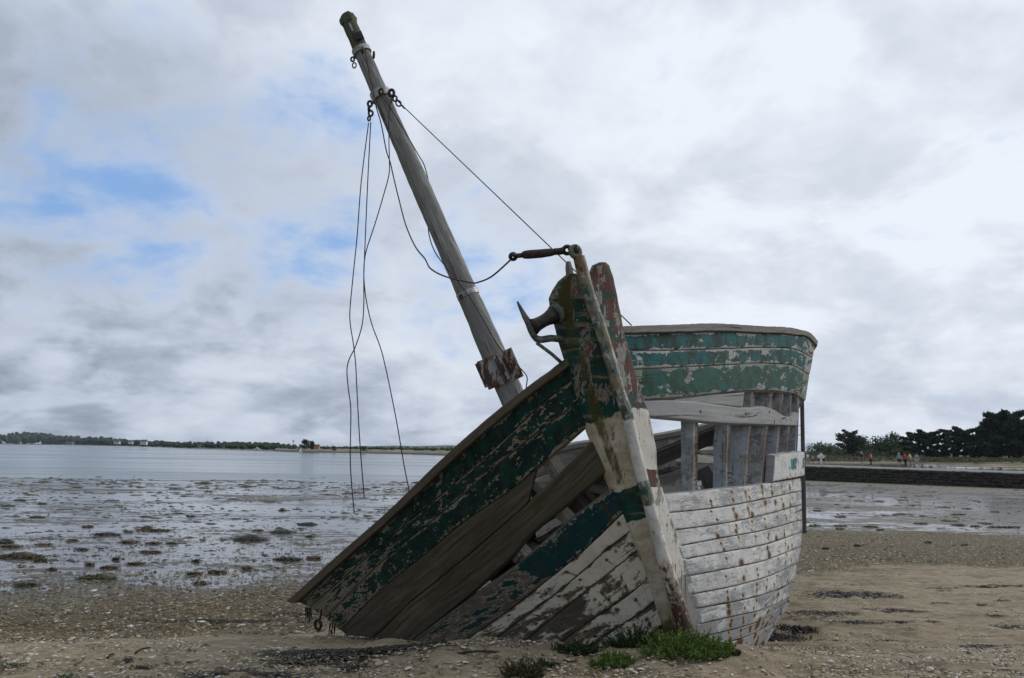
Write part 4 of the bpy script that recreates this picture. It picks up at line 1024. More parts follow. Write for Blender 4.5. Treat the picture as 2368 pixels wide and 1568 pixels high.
M['shore'] = land_mat('far_shore_ground', (.11, .085, .06), (.045, .06, .03), (.07, .075, .04), SEA+.6, SEA+1.9)
M['point'] = land_mat('point_ground', (.05, .042, .03), (.20, .165, .10), (.10, .10, .05), SEA+.9, SEA+1.6)
far_a = landstrip('far_shore', SH, 420, 2.5, M['shore'], 'low wooded shore across the bay')
spit_a = landstrip('spit', SP, 90, 2.6, M['point'], 'low grassy point reaching into the bay')
wood = MB()
ico = bmesh.new(); bmesh.ops.create_icosphere(ico, subdivisions=2, radius=1); ico.verts.ensure_lookup_table()
IV = [v.co.copy() for v in ico.verts]; IF = [tuple(v.index for v in f.verts) for f in ico.faces]; ico.free()
def blob(mb, c, rx, rz, seed):
    o = Vector((seed*3.1, seed*1.7, 0))
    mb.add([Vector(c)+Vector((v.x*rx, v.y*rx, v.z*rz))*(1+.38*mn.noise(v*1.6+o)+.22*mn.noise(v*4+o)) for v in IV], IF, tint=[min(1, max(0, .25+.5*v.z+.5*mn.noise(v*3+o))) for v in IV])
xs_ = [a for a, b, c in SH]
for i in range(620):
    x = RNG.uniform(-240, 1180); ysh = np.interp(x, xs_, [b for a, b, c in SH]); yt = np.interp(x, xs_, [c for a, b, c in SH])
    b = on_level(*sp(x, ysh), SEA); d = b.y; rowf = RNG.random()
    hpx = (ysh-yt)/4; m = d/FPX; depth = rowf*min(260, d*.18)
    ztop = SEA + (hpx*m)*(.58+.45*rowf)*RNG.uniform(.9, 1.14) ; r = m*RNG.uniform(1.7, 3.0)
    pp = b + Vector((b.x, b.y, 0)).normalized()*(12+depth)
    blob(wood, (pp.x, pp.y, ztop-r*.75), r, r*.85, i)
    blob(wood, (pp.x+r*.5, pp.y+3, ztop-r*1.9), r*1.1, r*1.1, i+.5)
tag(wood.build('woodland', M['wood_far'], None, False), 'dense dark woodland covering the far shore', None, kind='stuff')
scr = MB()
for i in range(150):
    x = RNG.uniform(1270, 1840); y = np.interp(x, [a for a, b, c in SP], [b for a, b, c in SP]); b = on_level(*sp(x, y), SEA)
    pp = b+Vector((b.x, b.y, 0)).normalized()*RNG.uniform(60, 150); m = pp.y/FPX; r = m*RNG.uniform(.8, 1.9)
    blob(scr, (pp.x, pp.y, SEA+2.4+r*.5), r*1.5, r*RNG.uniform(.6, 1.2), i)
tag(scr.build('hedgerow', M['wood_far'], None, False), 'dark hedges and trees along the low point', None, kind='stuff')
hl = MB()
for (x0, x1, yt, d) in ((1180, 2300, 1779, 5200), (1500, 2600, 1783, 3600)):
    n = 60; vs = []
    for i in range(n+1):
        x = x0+(x1-x0)*i/n; e = math.sin(math.pi*i/n)**.5; y = 1797+(yt-1797)*e*(.8+.3*mn.noise(Vector((i*.17, d, 0))))
        a = P(*sp(x, 1803), d-300); b = P(*sp(x, y), d); c = P(*sp(x, 1803), d+400); a.z = c.z = SEA-1; vs += [a, b, c]
    hl.add(vs, [(i*3+k, (i+1)*3+k, (i+1)*3+k+1, i*3+k+1) for i in range(n) for k in (0, 1)], tint=.6)
tag(hl.build('hills', M['wood_far'], None, True), 'low hills on the horizon', None, kind='structure')
tree('cypress_tree', tuple(P(*sp(1222, 1797), 545)), 24*545/768/2.6, 19*545/768/2, 'cypress', 'dark wind-shaped cypress on the point, tallest of that clump', 'trees on the low point', 'cypress', 1500)
tree('cypress_tree', tuple(P(*sp(1247, 1798), 540)), 20*540/768/2.5, 11*540/768/2, 'cypress', 'slimmer dark cypress on the point nearest the pink house', 'trees on the low point', 'cypress', 1000)
tree('cypress_tree', tuple(P(*sp(1203, 1799), 550)), 15*550/768/2.4, 12*550/768/2, 'round', 'rounded dark tree at the seaward end of the clump on the point', 'trees on the low point', 'cypress', 900)
for x, y, h, w, lab in ((1335, 1803, 5.2, 7, 'low dark tree on the point to the right of the pink house'), (1455, 1805, 6, 8, 'dark tree on the point beside the hanging wires'), (1800, 1812, 6.5, 8, 'dark tree on the point just clear of the wreck rail')):
    tree('round_tree', tuple(P(*sp(x, y), 480)), h*480/768, w*480/768, 'round', lab, 'trees on the low point', 'cypress', 700)
# houses
M['plaster'] = simple('white_plaster', (.55, .53, .49), (.65, .63, .6), 1, .8)
M['pinkplaster'] = simple('pink_plaster', (.45, .20, .14), (.52, .26, .18), 1, .8)
M['stonewall'] = simple('grey_stone', (.20, .17, .14), (.30, .26, .22), 1.5, .9)
M['slate'] = simple('slate_roof', (.055, .06, .07), (.085, .09, .10), 2, .6)
M['glass_dark'] = simple('dark_window', (.02, .025, .03), (.03, .035, .04), 2, .15)
def house(x, y, d, w, h, wall, label, nwin=3, group='houses on the far shore'):
    c = P(*sp(x, y), d); e = empty('house', c); tag(e, label, 'house', group)
    m = d/FPX; W_, H_ = w*m/4, h*m/4; D_ = W_*.55
    mb = MB(); mb.box(c+Vector((0, 0, H_*.32)), W_, D_, H_*.64); mb.build('wall', M[wall], e, False)
    r = MB(); z0 = c.z+H_*.64; z1 = c.z+H_; a, b = W_*.53, D_*.56
    r.add([(c.x-a, c.y-b, z0), (c.x+a, c.y-b, z0), (c.x+a, c.y+b, z0), (c.x-a, c.y+b, z0), (c.x-a*.95, c.y, z1), (c.x+a*.95, c.y, z1)], [(0, 1, 5, 4), (2, 3, 4, 5), (0, 4, 3), (1, 2, 5), (0, 3, 2, 1)])
    ro = r.build('roof', M['slate'], e, False)
    ch = MB(); ch.box((c.x+a*.8, c.y, z1+H_*.04), W_*.07, D_*.2, H_*.22); ch.build('chimney', M[wall], ro, False)
    for i in range(nwin):
        q = MB(); q.box((c.x+W_*((i+.5)/nwin-.5), c.y-D_*.5-.02, c.z+H_*.35), W_*.10, .08, H_*.22); q.build('window', M['glass_dark'], e, False)
house(575, 1779, 1000, 24, 20, 'plaster', 'tall white gabled house among trees on the far shore')
house(522, 1776, 1050, 16, 15, 'plaster', 'grey white house half hidden by trees left of the tall gabled house')
house(468, 1776, 1150, 22, 14, 'plaster', 'long white house with dark roof among the far trees', 4)
house(278, 1778, 1300, 28, 10, 'stonewall', 'low pale building on the far shoreline', 4)
house(797, 1791, 900, 12, 11, 'stonewall', 'small grey house on the far shore right of centre')
house(900, 1793, 860, 16, 11, 'stonewall', 'dull stone house low on the far shore')
house(1000, 1790, 800, 10, 10, 'plaster', 'little white house behind the motor boat')
house(1268, 1796, 545, 19, 18, 'pinkplaster', 'pink house with slate roof on the point', 1)
house(1254, 1795, 560, 12, 16, 'stonewall', 'grey stone house beside the pink one', 1)
for x, lab in ((1650, 'leftmost white cottage beyond the low point'), (1690, 'middle white cottage beyond the low point'), (1735, 'rightmost white cottage beyond the low point')):
    house(x, 1806, 620, 14, 11, 'plaster', lab, 2, 'cottages beyond the low point')
c = P(*sp(1173, 1787), 2600); e = empty('water_tower', c); tag(e, 'pale water tower rising above the far trees', 'tower')
mb = MB(); mb.tube([c, c+Vector((0, 0, 18))], [2.0, 1.7], 10); mb.build('shaft', M['plaster'], e)
mb = MB(); mb.tube([c+Vector((0, 0, 16)), c+Vector((0, 0, 19)), c+Vector((0, 0, 23))], [2, 3.6, 3.8], 12); mb.build('tank', M['plaster'], e)

# boats on the water
M['boatwhite'] = simple('white_gelcoat', (.72, .73, .74), (.78, .78, .78), 1, .35)
M['sail'] = simple('white_sailcloth', (.75, .75, .73), (.8, .8, .78), 1, .8)
M['boatblue'] = simple('dark_hull_band', (.03, .05, .09), (.04, .06, .10), 1, .4)
M['dinghy'] = simple('dark_dinghy_paint', (.018, .025, .032), (.03, .04, .05), 2, .6)
def hull_mb(c, L, B, H, bowdir=1, sheer=.25):
    mb = MB(); n = 12; vs = []
    for i in range(n+1):
        f = i/n; b = B*.5*(math.sin(math.pi*min(1, .5+.5*(1-f)*1.0)) if f > .5 else (.82+.18*f*2)); b = B*.5*(1-max(0, (f-.35)/.65)**2.2) if f > .35 else B*.5*(.8+.2*f/.35)
        z = H*(1+sheer*max(0, f-.3)); x = (f-.5)*L*bowdir
        vs += [(c.x+x, c.y-b, c.z+z), (c.x+x*.97, c.y-b*.7, c.z-.1), (c.x+x*.97, c.y+b*.7, c.z-.1), (c.x+x, c.y+b, c.z+z)]
    fs = [(i*4+k, (i+1)*4+k, (i+1)*4+k+1, i*4+k+1) for i in range(n) for k in range(3)] + [(i*4+3, (i+1)*4+3, (i+1)*4, i*4) for i in range(n)] + [(0, 1, 2, 3)]
    mb.add(vs, fs); return mb
def motorboat(x, y, w, label, flip=1):
    c = on_level(*sp(x, y), SEA); m = c.y/FPX/4; L = w*m; e = empty('motor_boat', c); tag(e, label, 'boat', 'boats in the bay')
    hull_mb(c, L, L*.3, L*.12, flip).build('hull', M['boatwhite'], e, True, 40)
    b = MB(); b.box(c+Vector((-.02*L*flip, 0, L*.06)), L*.9, L*.305, L*.025); b.build('stripe', M['boatblue'], e, False)
    k = MB(); zz = L*.15
    k.add([c+Vector((sx*L*q*flip-.05*L*flip, sy*L*.10, z)) for z, q in ((zz, .26), (zz+L*.10, .17)) for sx, sy in ((-1, -1), (1, -1), (1, 1), (-1, 1))], [(0, 1, 5, 4), (1, 2, 6, 5), (2, 3, 7, 6), (3, 0, 4, 7), (4, 5, 6, 7)])
    cb = k.build('cabin', M['boatwhite'], e, False); g = MB(); g.box(c+Vector((-.05*L*flip, -L*.092, zz+L*.055)), L*.32, L*.02, L*.035); g.build('window', M['glass_dark'], cb, False)
    f = MB(); f.box(c+Vector((-.08*L*flip, 0, zz+L*.14)), L*.2, L*.16, L*.05); f.build('flybridge', M['boatwhite'], e, False)
    a = MB(); a.tube([c+Vector((-.1*L*flip, 0, zz+L*.1)), c+Vector((-.13*L*flip, 0, zz+L*.27))], L*.012, 5); a.build('aerial', M['boatwhite'], e)
motorboat(1025, 1802, 37, 'white motor cruiser lying off the far shore', -1)
motorboat(1167, 1803, 20, 'smaller white motor boat close under the point', -1)
c = on_level(*sp(1202, 1811), SEA); m = c.y/FPX/4; L = 14*m; e = empty('sailing_boat', c); tag(e, 'small sailing boat with one white sail in front of the point', 'boat', 'boats in the bay')
hull_mb(c, L, L*.3, L*.12).build('hull', M['boatwhite'], e)
mb = MB(); mb.tube([c, c+Vector((L*.12, 0, 23*m))], L*.015, 5); mb.build('mast', M['boatwhite'], e)
mb = MB(); a = [c+Vector((L*.12, 0, 22*m)), c+Vector((L*.02, .0, 2*m)), c+Vector((-L*.45, -.5, 2.4*m))]; mb.add(a+[v+Vector((0, .04, 0)) for v in a]+[(a[0]+a[2])/2+Vector((-L*.06, -.5, 0))], [(0, 1, 2), (3, 5, 4), (0, 2, 6), (0, 1, 4, 3), (1, 2, 5, 4), (2, 0, 3, 5)]); mb.build('mainsail', M['sail'], e, False)
mb = MB(); a = [c+Vector((L*.12, 0, 19*m)), c+Vector((L*.06, .0, 2*m)), c+Vector((L*.46, -.2, 1.6*m))]; mb.add(a+[v+Vector((0, .04, 0)) for v in a], [(0, 1, 2), (3, 5, 4), (0, 1, 4, 3), (1, 2, 5, 4), (2, 0, 3, 5)]); mb.build('jib', M['sail'], e, False)
# withies standing in the water
M['stake'] = simple('dark_stake', (.02, .02, .02), (.05, .045, .04), 3)
XS = [15, 36, 57, 66, 79, 88, 104, 160, 188, 233, 239, 388, 353, 450, 549, 744]
for i, (x, y, h) in enumerate(((15, 1787, 5), (36, 1787, 6), (57, 1787, 5), (66, 1786, 5), (79, 1789, 6), (88, 1789, 5), (104, 1790, 8), (160, 1791, 6), (188, 1798, 11), (233, 1792, 8), (239, 1792, 5), (388, 1796, 8), (353, 1795, 4), (450, 1796, 3), (549, 1797, 4), (744, 1797, 4))):
    c = on_level(*sp(x, y), SEA); m = c.y/FPX/4; mb = MB(); mb.tube([c-Vector((0, 0, .5)), c+Vector((random.uniform(-.3, .3), 0, h*m))], [.45*m, .38*m], 6)
    o = mb.build('stake', M['stake']); tag(o, 'tallest dark stake standing in the water off the wooded shore' if h == 11 else 'thin dark stake in the water off the wooded shore, ' + 'first second third fourth fifth sixth seventh eighth ninth tenth eleventh twelfth thirteenth fourteenth fifteenth sixteenth'.split()[sorted(range(16), key=lambda j: XS[j]).index(i)] + ' from the left', 'stake', 'stakes in the water')

# ------------------------------------------------------------------ causeway, people, marsh on the right
CA = Vector((75, 28.6, 0)); CB = Vector((20, 151, 0)); CT = (CB-CA).normalized(); CN = Vector((-CT.y, CT.x, 0))    # CN towards the camera side
if CN.dot(Vector((0, 0, 0))-CA) < 0: CN = -CN
CTOP = -0.10
def stone_mat():
    k = NT('weedy_wall_stone'); o = k.pos(); n = k.noise(o, (2.2, 2.2, 2.2), 6, .65); z = k.sep(o)[2]
    col = k.mix(n, (.014, .013, .012), (.05, .042, .032)); col = k.mix(k.math('MULTIPLY', k.rnd(), .4), col, (.055, .048, .04))
    col = k.mix(k.mr(k.math('ADD', z, k.math('MULTIPLY', n, .9)), -1.2, -1.75), col, (.03, .026, .008))
    return k.finish(col, .85, k.bump(n, .6, .05))
M['cstone'] = stone_mat()
def path_mat():
    k = NT('causeway_path'); o = k.pos(); n = k.noise(o, (.7, .7, .7), 6, .6)
    return k.finish(k.mix(n, (.15, .15, .14), (.25, .245, .23)), .9)
M['path'] = path_mat()
mb = MB(); n = 60; vs = []
for i in range(n+1):
    c = CA.lerp(CB, i/n); b = .06*mn.noise(Vector((i*.4, 0, 0)))
    vs += [c+CN*2.3+Vector((0, 0, CTOP-.12)), c+CN*2.0+Vector((0, 0, CTOP+b)), c+Vector((0, 0, CTOP+.08+b)), c-CN*2.0+Vector((0, 0, CTOP+b)), c-CN*2.6+Vector((0, 0, -2.6))]
mb.add(vs, [(i*5+k, (i+1)*5+k, (i+1)*5+k+1, i*5+k+1) for i in range(n) for k in range(4)])
tag(mb.build('causeway', M['path']), 'gravel path along the top of the causeway', None, kind='structure')
wall = empty('causeway_wall', CA.lerp(CB, .4)); tag(wall, 'long dark weed-grown stone wall carrying the causeway', 'wall')
mb = MB(); vs = []
for i in range(n+1):
    c = CA.lerp(CB, i/n); vs += [c+CN*2.22+Vector((0, 0, CTOP-.13)), c+CN*2.75+Vector((0, 0, -2.7))]
mb.add(vs, [(i*2, (i+1)*2, (i+1)*2+1, i*2+1) for i in range(n)]); mb.build('core', M['cstone'], wall)
smesh = []
for s in range(6):
    b = bmesh.new(); bmesh.ops.create_cube(b, size=1); bmesh.ops.bevel(b, geom=b.edges[:], offset=.16, segments=1, affect='EDGES')
    for v in b.verts: v.co += Vector([random.uniform(-.09, .09) for _ in range(3)])
    me = bpy.data.meshes.new('wall_stone'); b.to_mesh(me); b.free(); me.materials.append(M['cstone']); smesh.append(me)
stones = []; rest = MB()
Lc = (CB-CA).length
for r_ in range(7):
    z = CTOP-.28-r_*.335; s = 12+random.uniform(0, .4)
    while s < Lc-2:
        w = random.uniform(.4, .95); c = CA+CT*(s+w/2)+CN*(2.26+(.5*(CTOP-.12-z)/2.55))+Vector((0, 0, z+random.uniform(-.04, .04)))
        if abs(c.x/c.y) < .70: stones.append((c, w, random.uniform(.28, .36)))
        s += w+.03
stones.sort(key=lambda t: t[0].y)
ang = math.atan2(CT.y, CT.x)
for i, (c, w, h) in enumerate(stones):
    Mx = Matrix.Translation(c) @ Matrix.Rotation(ang, 4, 'Z') @ Matrix.Diagonal((w, random.uniform(.3, .5), h, 1))
    if i < 300:
        o = bpy.data.objects.new('stone', smesh[i % 6]); COL.objects.link(o); o.parent = wall; o.matrix_parent_inverse = Matrix.Translation(wall.location).inverted(); o.matrix_basis = Mx
    else:
        me = smesh[i % 6]; rest.add([Mx @ v.co for v in me.vertices], [tuple(p.vertices) for p in me.polygons])
rest.build('stonework', M['cstone'], wall, False)['kind'] = 'stuff'

def calm_mat():
    k = NT('calm_water'); p = k.pos(); n = k.noise(p, (.5, 1, 1), 3, .5)
    m = k.finish((.05, .06, .065), .04, k.bump(n, .08, .05)); k.bsdf.inputs['IOR'].default_value = 1.33; return m
M['calm'] = calm_mat()
sheet('channel', [(75.8, 29), (20.8, 151), (10, 330), (300, 360), (330, 40)], SEA+.02, M['calm'], 'still bright water behind the causeway')
def grass_mat():
    k = NT('salt_marsh'); p = k.pos(); n = k.noise(p, (.06, .12, .06), 7, .65); n2 = k.noise(p, (.9, 1.2, .9), 5, .7); z = k.sep(p)[2]
    col = k.mix(k.mr(n, .35, .65), (.065, .075, .022), (.14, .125, .05)); col = k.mix(k.mr(n2, .45, .7, 0, .6), col, (.045, .055, .02))
    zz = k.math('ADD', z, k.math('MULTIPLY', k.math('SUBTRACT', n, .5), .5)); col = k.mix(k.mr(zz, SEA+.5, SEA+.2), col, k.mix(k.mr(n, .4, .6), (.24, .18, .12), (.09, .09, .02)))
    return k.finish(col, .9, k.bump(n2, .8, .3))
M['marsh'] = grass_mat()
edge = [(2700, 1843), (3100, 1848), (3250, 1850), (3500, 1851.5), (3700, 1853.5), (3900, 1859), (4096, 1865), (4400, 1872), (5000, 1886)]
vs = []
for x, y in edge:
    p = on_level(*sp(x, y), SEA); f = Vector((p.x, p.y, 0)).normalized()
    for dd, zz in ((-4, SEA-.3), (0, SEA+.02), (10, SEA+.35), (30, SEA+.9), (70, -.5), (140, .2), (900, 3)):
        q = Vector((p.x, p.y, 0))+f*dd; vs.append((q.x, q.y, zz+.12*mn.noise(q*.05)))
mb = MB(); mb.add(vs, [(i*7+k, (i+1)*7+k, (i+1)*7+k+1, i*7+k+1) for i in range(len(edge)-1) for k in range(6)]); tag(mb.build('marsh', M['marsh']), 'grassy salt marsh beyond the causeway', None, kind='structure')
for x, y, w, d in ((3960, 1868, 900, 215),):
    a = [on_level(*sp(3700, 1863.5), SEA+.05), on_level(*sp(4200, 1874), SEA+.05), on_level(*sp(4200, 1868), SEA+.05), on_level(*sp(3900, 1862), SEA+.05)]
    mb = MB(); mb.add([v for v in a]+[v-Vector((0, 0, .3)) for v in a], [(0, 1, 2, 3), (0, 1, 5, 4), (1, 2, 6, 5), (2, 3, 7, 6), (3, 0, 4, 7)]); tag(mb.build('mudbank', M['marsh']), 'low weedy bank in the channel', None, kind='structure')
# low wall on the far bank
c0 = P(*sp(3215, 1844), 292); c1 = P(*sp(3515, 1846), 285)
w2 = MB(); T = (c1-c0).normalized(); L = (c1-c0).length; x = 0
while x < L:
    w = random.uniform(1.2, 2.6); w2.box(c0+T*(x+w/2)+Vector((0, 0, .45+random.uniform(-.06, .06))), w*.98, .7, 1.1, jit=.08); x += w
tag(w2.build('bank_wall', M['stonewall'], None, False), 'low grey stone wall on the far bank behind the walkers', 'wall')
def rt(x, yb, yt, w, d, kind, mat, lab, n, name='broad_tree', grp='trees along the far bank', lean=0):
    b = P(*sp(x, yb), d); tree(name, tuple(b), (yb-yt)/4*d/FPX, 1.45*w/4*d/FPX, kind, lab, grp, mat, int(n*1.3), lean)
rt(3290, 1836, 1758, 95, 420, 'round', 'oak', 'rounded pale green tree behind the raised side of the wreck', 2600)
rt(3392, 1840, 1731, 75, 400, 'cypress', 'cypress', 'flat topped dark pine standing above the bushes', 1500, 'pine_tree', lean=.06)
rt(3440, 1840, 1755, 80, 405, 'round', 'oak', 'dark broad tree just right of the flat topped pine', 2200)
rt(3495, 1840, 1756, 80, 410, 'round', 'oak', 'feathery green tree between the pine and the domed trees', 2200)
rt(3565, 1838, 1750, 75, 400, 'round', 'oak', 'domed dark green tree, taller of the domed pair', 2600)
rt(3622, 1838, 1760, 66, 395, 'round', 'oak', 'domed dark green tree, lower of the domed pair', 2200)
rt(3700, 1834, 1728, 125, 335, 'cypress', 'cypress', 'leftmost of the three big dark cypresses', 5200, 'cypress_tree')
rt(3860, 1834, 1720, 150, 330, 'cypress', 'cypress', 'middle of the three big dark cypresses', 6000, 'cypress_tree')
rt(4035, 1834, 1655, 165, 325, 'cypress', 'cypress', 'tallest dark cypress at the right edge', 8000, 'cypress_tree')
rt(3965, 1834, 1700, 70, 332, 'cypress', 'cypress', 'narrow dark cypress growing against the tallest one', 3000, 'cypress_tree')
BL = ['olive bush nearest the wreck behind the white shirted walker', 'wide olive bush above the trio of walkers', 'low olive bush between the trio and the navy walker', 'low bush under the flat topped pine', 'taller bush in front of the pale green tree', 'bush above the red jacketed walker', 'wide bush left of the white hat walker', 'bush behind the white hat walker', 'bush behind the yellow vest walker', 'low dark bush at the foot of the leftmost cypress', 'low dark bush between the leftmost and middle cypresses', 'low dark bush between the middle and tallest cypresses', 'low dark bush under the tallest cypress', 'small round bush alone on the marsh at right', 'small round bush alone on the marsh right of the walkers']
for i, (x, yt, w) in enumerate(((3235, 1798, 70), (3280, 1800, 90), (3345, 1806, 90), (3400, 1812, 70), (3345, 1788, 60), (3470, 1800, 80), (3530, 1805, 80), (3600, 1800, 70), (3655, 1795, 60), (3690, 1815, 60), (3780, 1810, 90), (3920, 1812, 90), (4060, 1818, 90), (4000, 1828, 24), (3755, 1833, 22))):
    rt(x, 1838 if i < 13 else 1842, yt, w, 330 if i > 8 else 360, 'bush', 'bush' if i not in (9, 10, 11, 12) else 'cypress', BL[i], 700, 'bush', 'bushes on the far bank')
sc2 = MB()
for i in range(900):
    x = RNG.uniform(3200, 4150); d = RNG.uniform(270, 330); b = P(*sp(x, 1840), d); r = RNG.uniform(.3, .9)
    leaves(sc2, (b.x, b.y, float(np.interp(d, [260, 290, 330], [-1.0, -.4, .1]))+r*.3), r, 9, .45, .5)
tag(sc2.build('marsh_scrub', M['scrub'], None, False), 'rough grass and scrub on the marsh', None, kind='stuff')
# dinghy
c = on_level(*sp(3918, 1857), SEA+.1); e = empty('dinghy', c); tag(e, 'dark open dinghy lying on the marsh edge', 'boat')
hull_mb(c, 4.6, 1.6, .55, -1, .5).build('hull', M['dinghy'], e)
mb = MB(); mb.box(c+Vector((0, 0, .5)), .25, 1.4, .05); mb.box(c+Vector((-1.0, 0, .52)), .25, 1.2, .05); mb.build('thwart', M['stake'], e, False)

# ------------------------------------------------------------------ walkers on the causeway
def skin_obj(name, nodes, edges, mat, parent, sub=1):
    me = bpy.data.meshes.new(name); me.from_pydata([n[0] for n in nodes], edges, []); o = bpy.data.objects.new(name, me); COL.objects.link(o)
    bm = bmesh.new(); bm.from_mesh(me); lay = bm.verts.layers.skin.verify()
    for v, n in zip(bm.verts, nodes):
        r = n[1]; v[lay].radius = (r, r) if not isinstance(r, tuple) else r
        v[lay].use_root = (v.index == 0)
    bm.to_mesh(me); bm.free()
    sm = o.modifiers.new('skin', 'SKIN'); sm.use_smooth_shade = True
    if sub: ss = o.modifiers.new('sub', 'SUBSURF'); ss.levels = ss.render_levels = sub
    dg = bpy.context.evaluated_depsgraph_get(); ev = o.evaluated_get(dg); m2 = bpy.data.meshes.new_from_object(ev)
    o.modifiers.clear(); o.data = m2; m2.materials.clear(); m2.materials.append(mat); bpy.data.meshes.remove(me)
    o.parent = parent
    return o
_cl = {}
def cloth(c):
    if c not in _cl: _cl[c] = simple('cloth', c, tuple(q*.8 for q in c), 12, .9)
    return _cl[c]
SKIN = simple('skin', (.32, .19, .13), (.38, .23, .17), 8, .6)
def person(x, yfeet, ytop, label, shirt, legs, hair, face=0.0, stride=.25, short=True, hat=None, pack=None, arm=0, scarf=None, sleeves='short', nshift=0.0):
    f = on_level(*sp(x, yfeet), CTOP+.05); H = (yfeet-ytop)/4*f.y/FPX; s = H/1.72
    e = empty('person', f, face); e['_rot'] = 1; tag(e, label, 'person', 'walkers on the causeway'); del e['_rot']
    V = lambda a, b, c: Vector((a*s, b*s, c*s))
    st = stride
    hipL, hipR = V(-.09, 0, .88), V(.09, 0, .88)
    kL, kR = V(-.10, -st*.55-.03, .49), V(.10, st*.30-.06, .48); aL, aR = V(-.10, -st*.95, .09), V(.10, st*1.05, .13)
    eL, eR = V(-.27, .06+st*.25, 1.12), V(.27, .02-st*.3, 1.12); wL, wR = V(-.28, st*.1-.06, .88), V(.28, -st*.75, .92)
    if arm: eR = V(.34, -.05, 1.25); wR = V(.16, -.14, 1.50)
    nodes = [(V(0, 0, .93), .13*s), (V(0, -.005, 1.12), .115*s), (V(0, 0, 1.32), .135*s), (V(0, .005, 1.45), .06*s), (V(0, -.02, 1.58), .088*s), (V(0, -.02, 1.68), .07*s),
             (hipL, .085*s), (kL, .055*s), (aL, .036*s), (aL+V(0, -.16, -.06), .03*s), (hipR, .085*s), (kR, .055*s), (aR, .036*s), (aR+V(0, -.15, -.085), .03*s),
             (V(-.18, .01, 1.40), .055*s), (eL, .04*s), (wL, .028*s), (wL+V(0, -.03, -.09), .024*s), (V(.18, .01, 1.40), .055*s), (eR, .04*s), (wR, .028*s), (wR+V(0, -.03, .08 if arm else -.09), .024*s)]
    ed = [(0, 1), (1, 2), (2, 3), (3, 4), (4, 5), (0, 6), (6, 7), (7, 8), (8, 9), (0, 10), (10, 11), (11, 12), (12, 13), (2, 14), (14, 15), (15, 16), (16, 17), (2, 18), (18, 19), (19, 20), (20, 21)]
    skin_obj('body', nodes, ed, SKIN, e)
    k = 1.22
    n2 = [(V(0, 0, .92), .150*s), (V(0, -.005, 1.12), .135*s), (V(0, 0, 1.33), .155*s), (V(0, .005, 1.43), .085*s), (V(-.18, .01, 1.40), .07*s), (V(.18, .01, 1.40), .07*s)]
    sl = .55 if sleeves == 'short' else 1.0
    n2 += [(V(-.18, .01, 1.40).lerp(eL, sl), .058*s), (V(.18, .01, 1.40).lerp(eR, sl), .058*s)]; e2 = [(0, 1), (1, 2), (2, 3), (2, 4), (2, 5), (4, 6), (5, 7)]
    if sleeves == 'long': n2 += [(wL, .042*s), (wR, .042*s)]; e2 += [(6, 8), (7, 9)]
    skin_obj('shirt', n2, e2, cloth(shirt), e)
    q = .75 if short else 1.0
    n3 = [(V(0, 0, .92), .148*s), (hipL, .108*s), (hipR, .108*s), (hipL.lerp(kL, q), .085*s), (hipR.lerp(kR, q), .085*s)]; e3 = [(0, 1), (0, 2), (1, 3), (2, 4)]
    if not short: n3 += [(aL, .055*s), (aR, .055*s)]; e3 += [(3, 5), (4, 6)]
    skin_obj('shorts' if short else 'trousers', n3, e3, cloth(legs), e)
    def part(mb, nm, mat): o = mb.build(nm, mat); o.parent = e; o.matrix_parent_inverse = Matrix.Identity(4); return o
    hm = MB(); hm.tube([V(0, .0, 1.56), V(0, .01, 1.62), V(0, -.01, 1.69), V(0, -.02, 1.735)], [.085*s, .105*s, .10*s, .03*s], 10); part(hm, 'hair' if not hat else 'hat', cloth(hat or hair))
    if hat: bm_ = MB(); bm_.tube([V(0, -.03, 1.655), V(0, -.03, 1.67)], .15*s, 12); part(bm_, 'hat_brim', cloth(hat))
    if pack: pk = MB(); pk.tube([V(0, .19, 1.02), V(0, .22, 1.12), V(0, .22, 1.32), V(0, .17, 1.42)], [.11*s, .15*s, .14*s, .07*s], 8, flat=.7); part(pk, 'backpack', cloth(pack))
    if scarf: sc = MB(); sc.tube([V(-.05, -.15, 1.42), V(-.03, -.18, 1.2), V(-.04, -.17, 1.02)], .05*s, 6, flat=.5); part(sc, 'scarf', cloth(scarf))
    return e
W8 = lambda x, y: (3100+.4206*x, 1600+.4206*y)
WHITE = (.72, .72, .72); NAVY = (.018, .022, .04); GREY = (.30, .31, .33); RED = (.50, .05, .06); YEL = (.62, .55, .22)
def pw(x, yf, yt, label, *a, **k):
    X_, Y_ = W8(x, yf); _, T_ = W8(x, yt); person(X_, Y_, T_, label, *a, **k)
pw(313, 613, 505, 'walker in white shirt and beige trousers, closest to the wreck', WHITE, (.34, .30, .24), (.12, .08, .05), -.9, .2, False)
pw(361, 616, 522, 'small walker in grey top and dark shorts beside the white shirted one', GREY, (.08, .09, .12), (.05, .035, .025), -.6, .3)
pw(417, 617, 512, 'walker in white top and dark pink shorts at the left of the trio', (.68, .64, .66), (.10, .05, .09), (.06, .03, .02), .5, .25)
pw(440, 614, 494, 'tallest walker of the trio, dressed all in white', WHITE, WHITE, (.10, .07, .05), .2, .2, False, sleeves='long')
pw(463, 617, 514, 'walker in white shirt and black shorts at the right of the trio', (.66, .67, .7), (.015, .016, .02), (.05, .03, .02), -.4, .28)
pw(826, 629, 496, 'walker in navy shirt and pale cap raising a hand to the head', NAVY, (.14, .13, .11), (.1, .08, .06), -.5, .18, hat=(.60, .58, .52), arm=1, pack=(.05, .045, .04))
pw(911, 629, 504, 'walker in red jacket with white scarf and black trousers', RED, (.012, .012, .016), (.07, .035, .02), .5, .16, False, sleeves='long', scarf=WHITE)
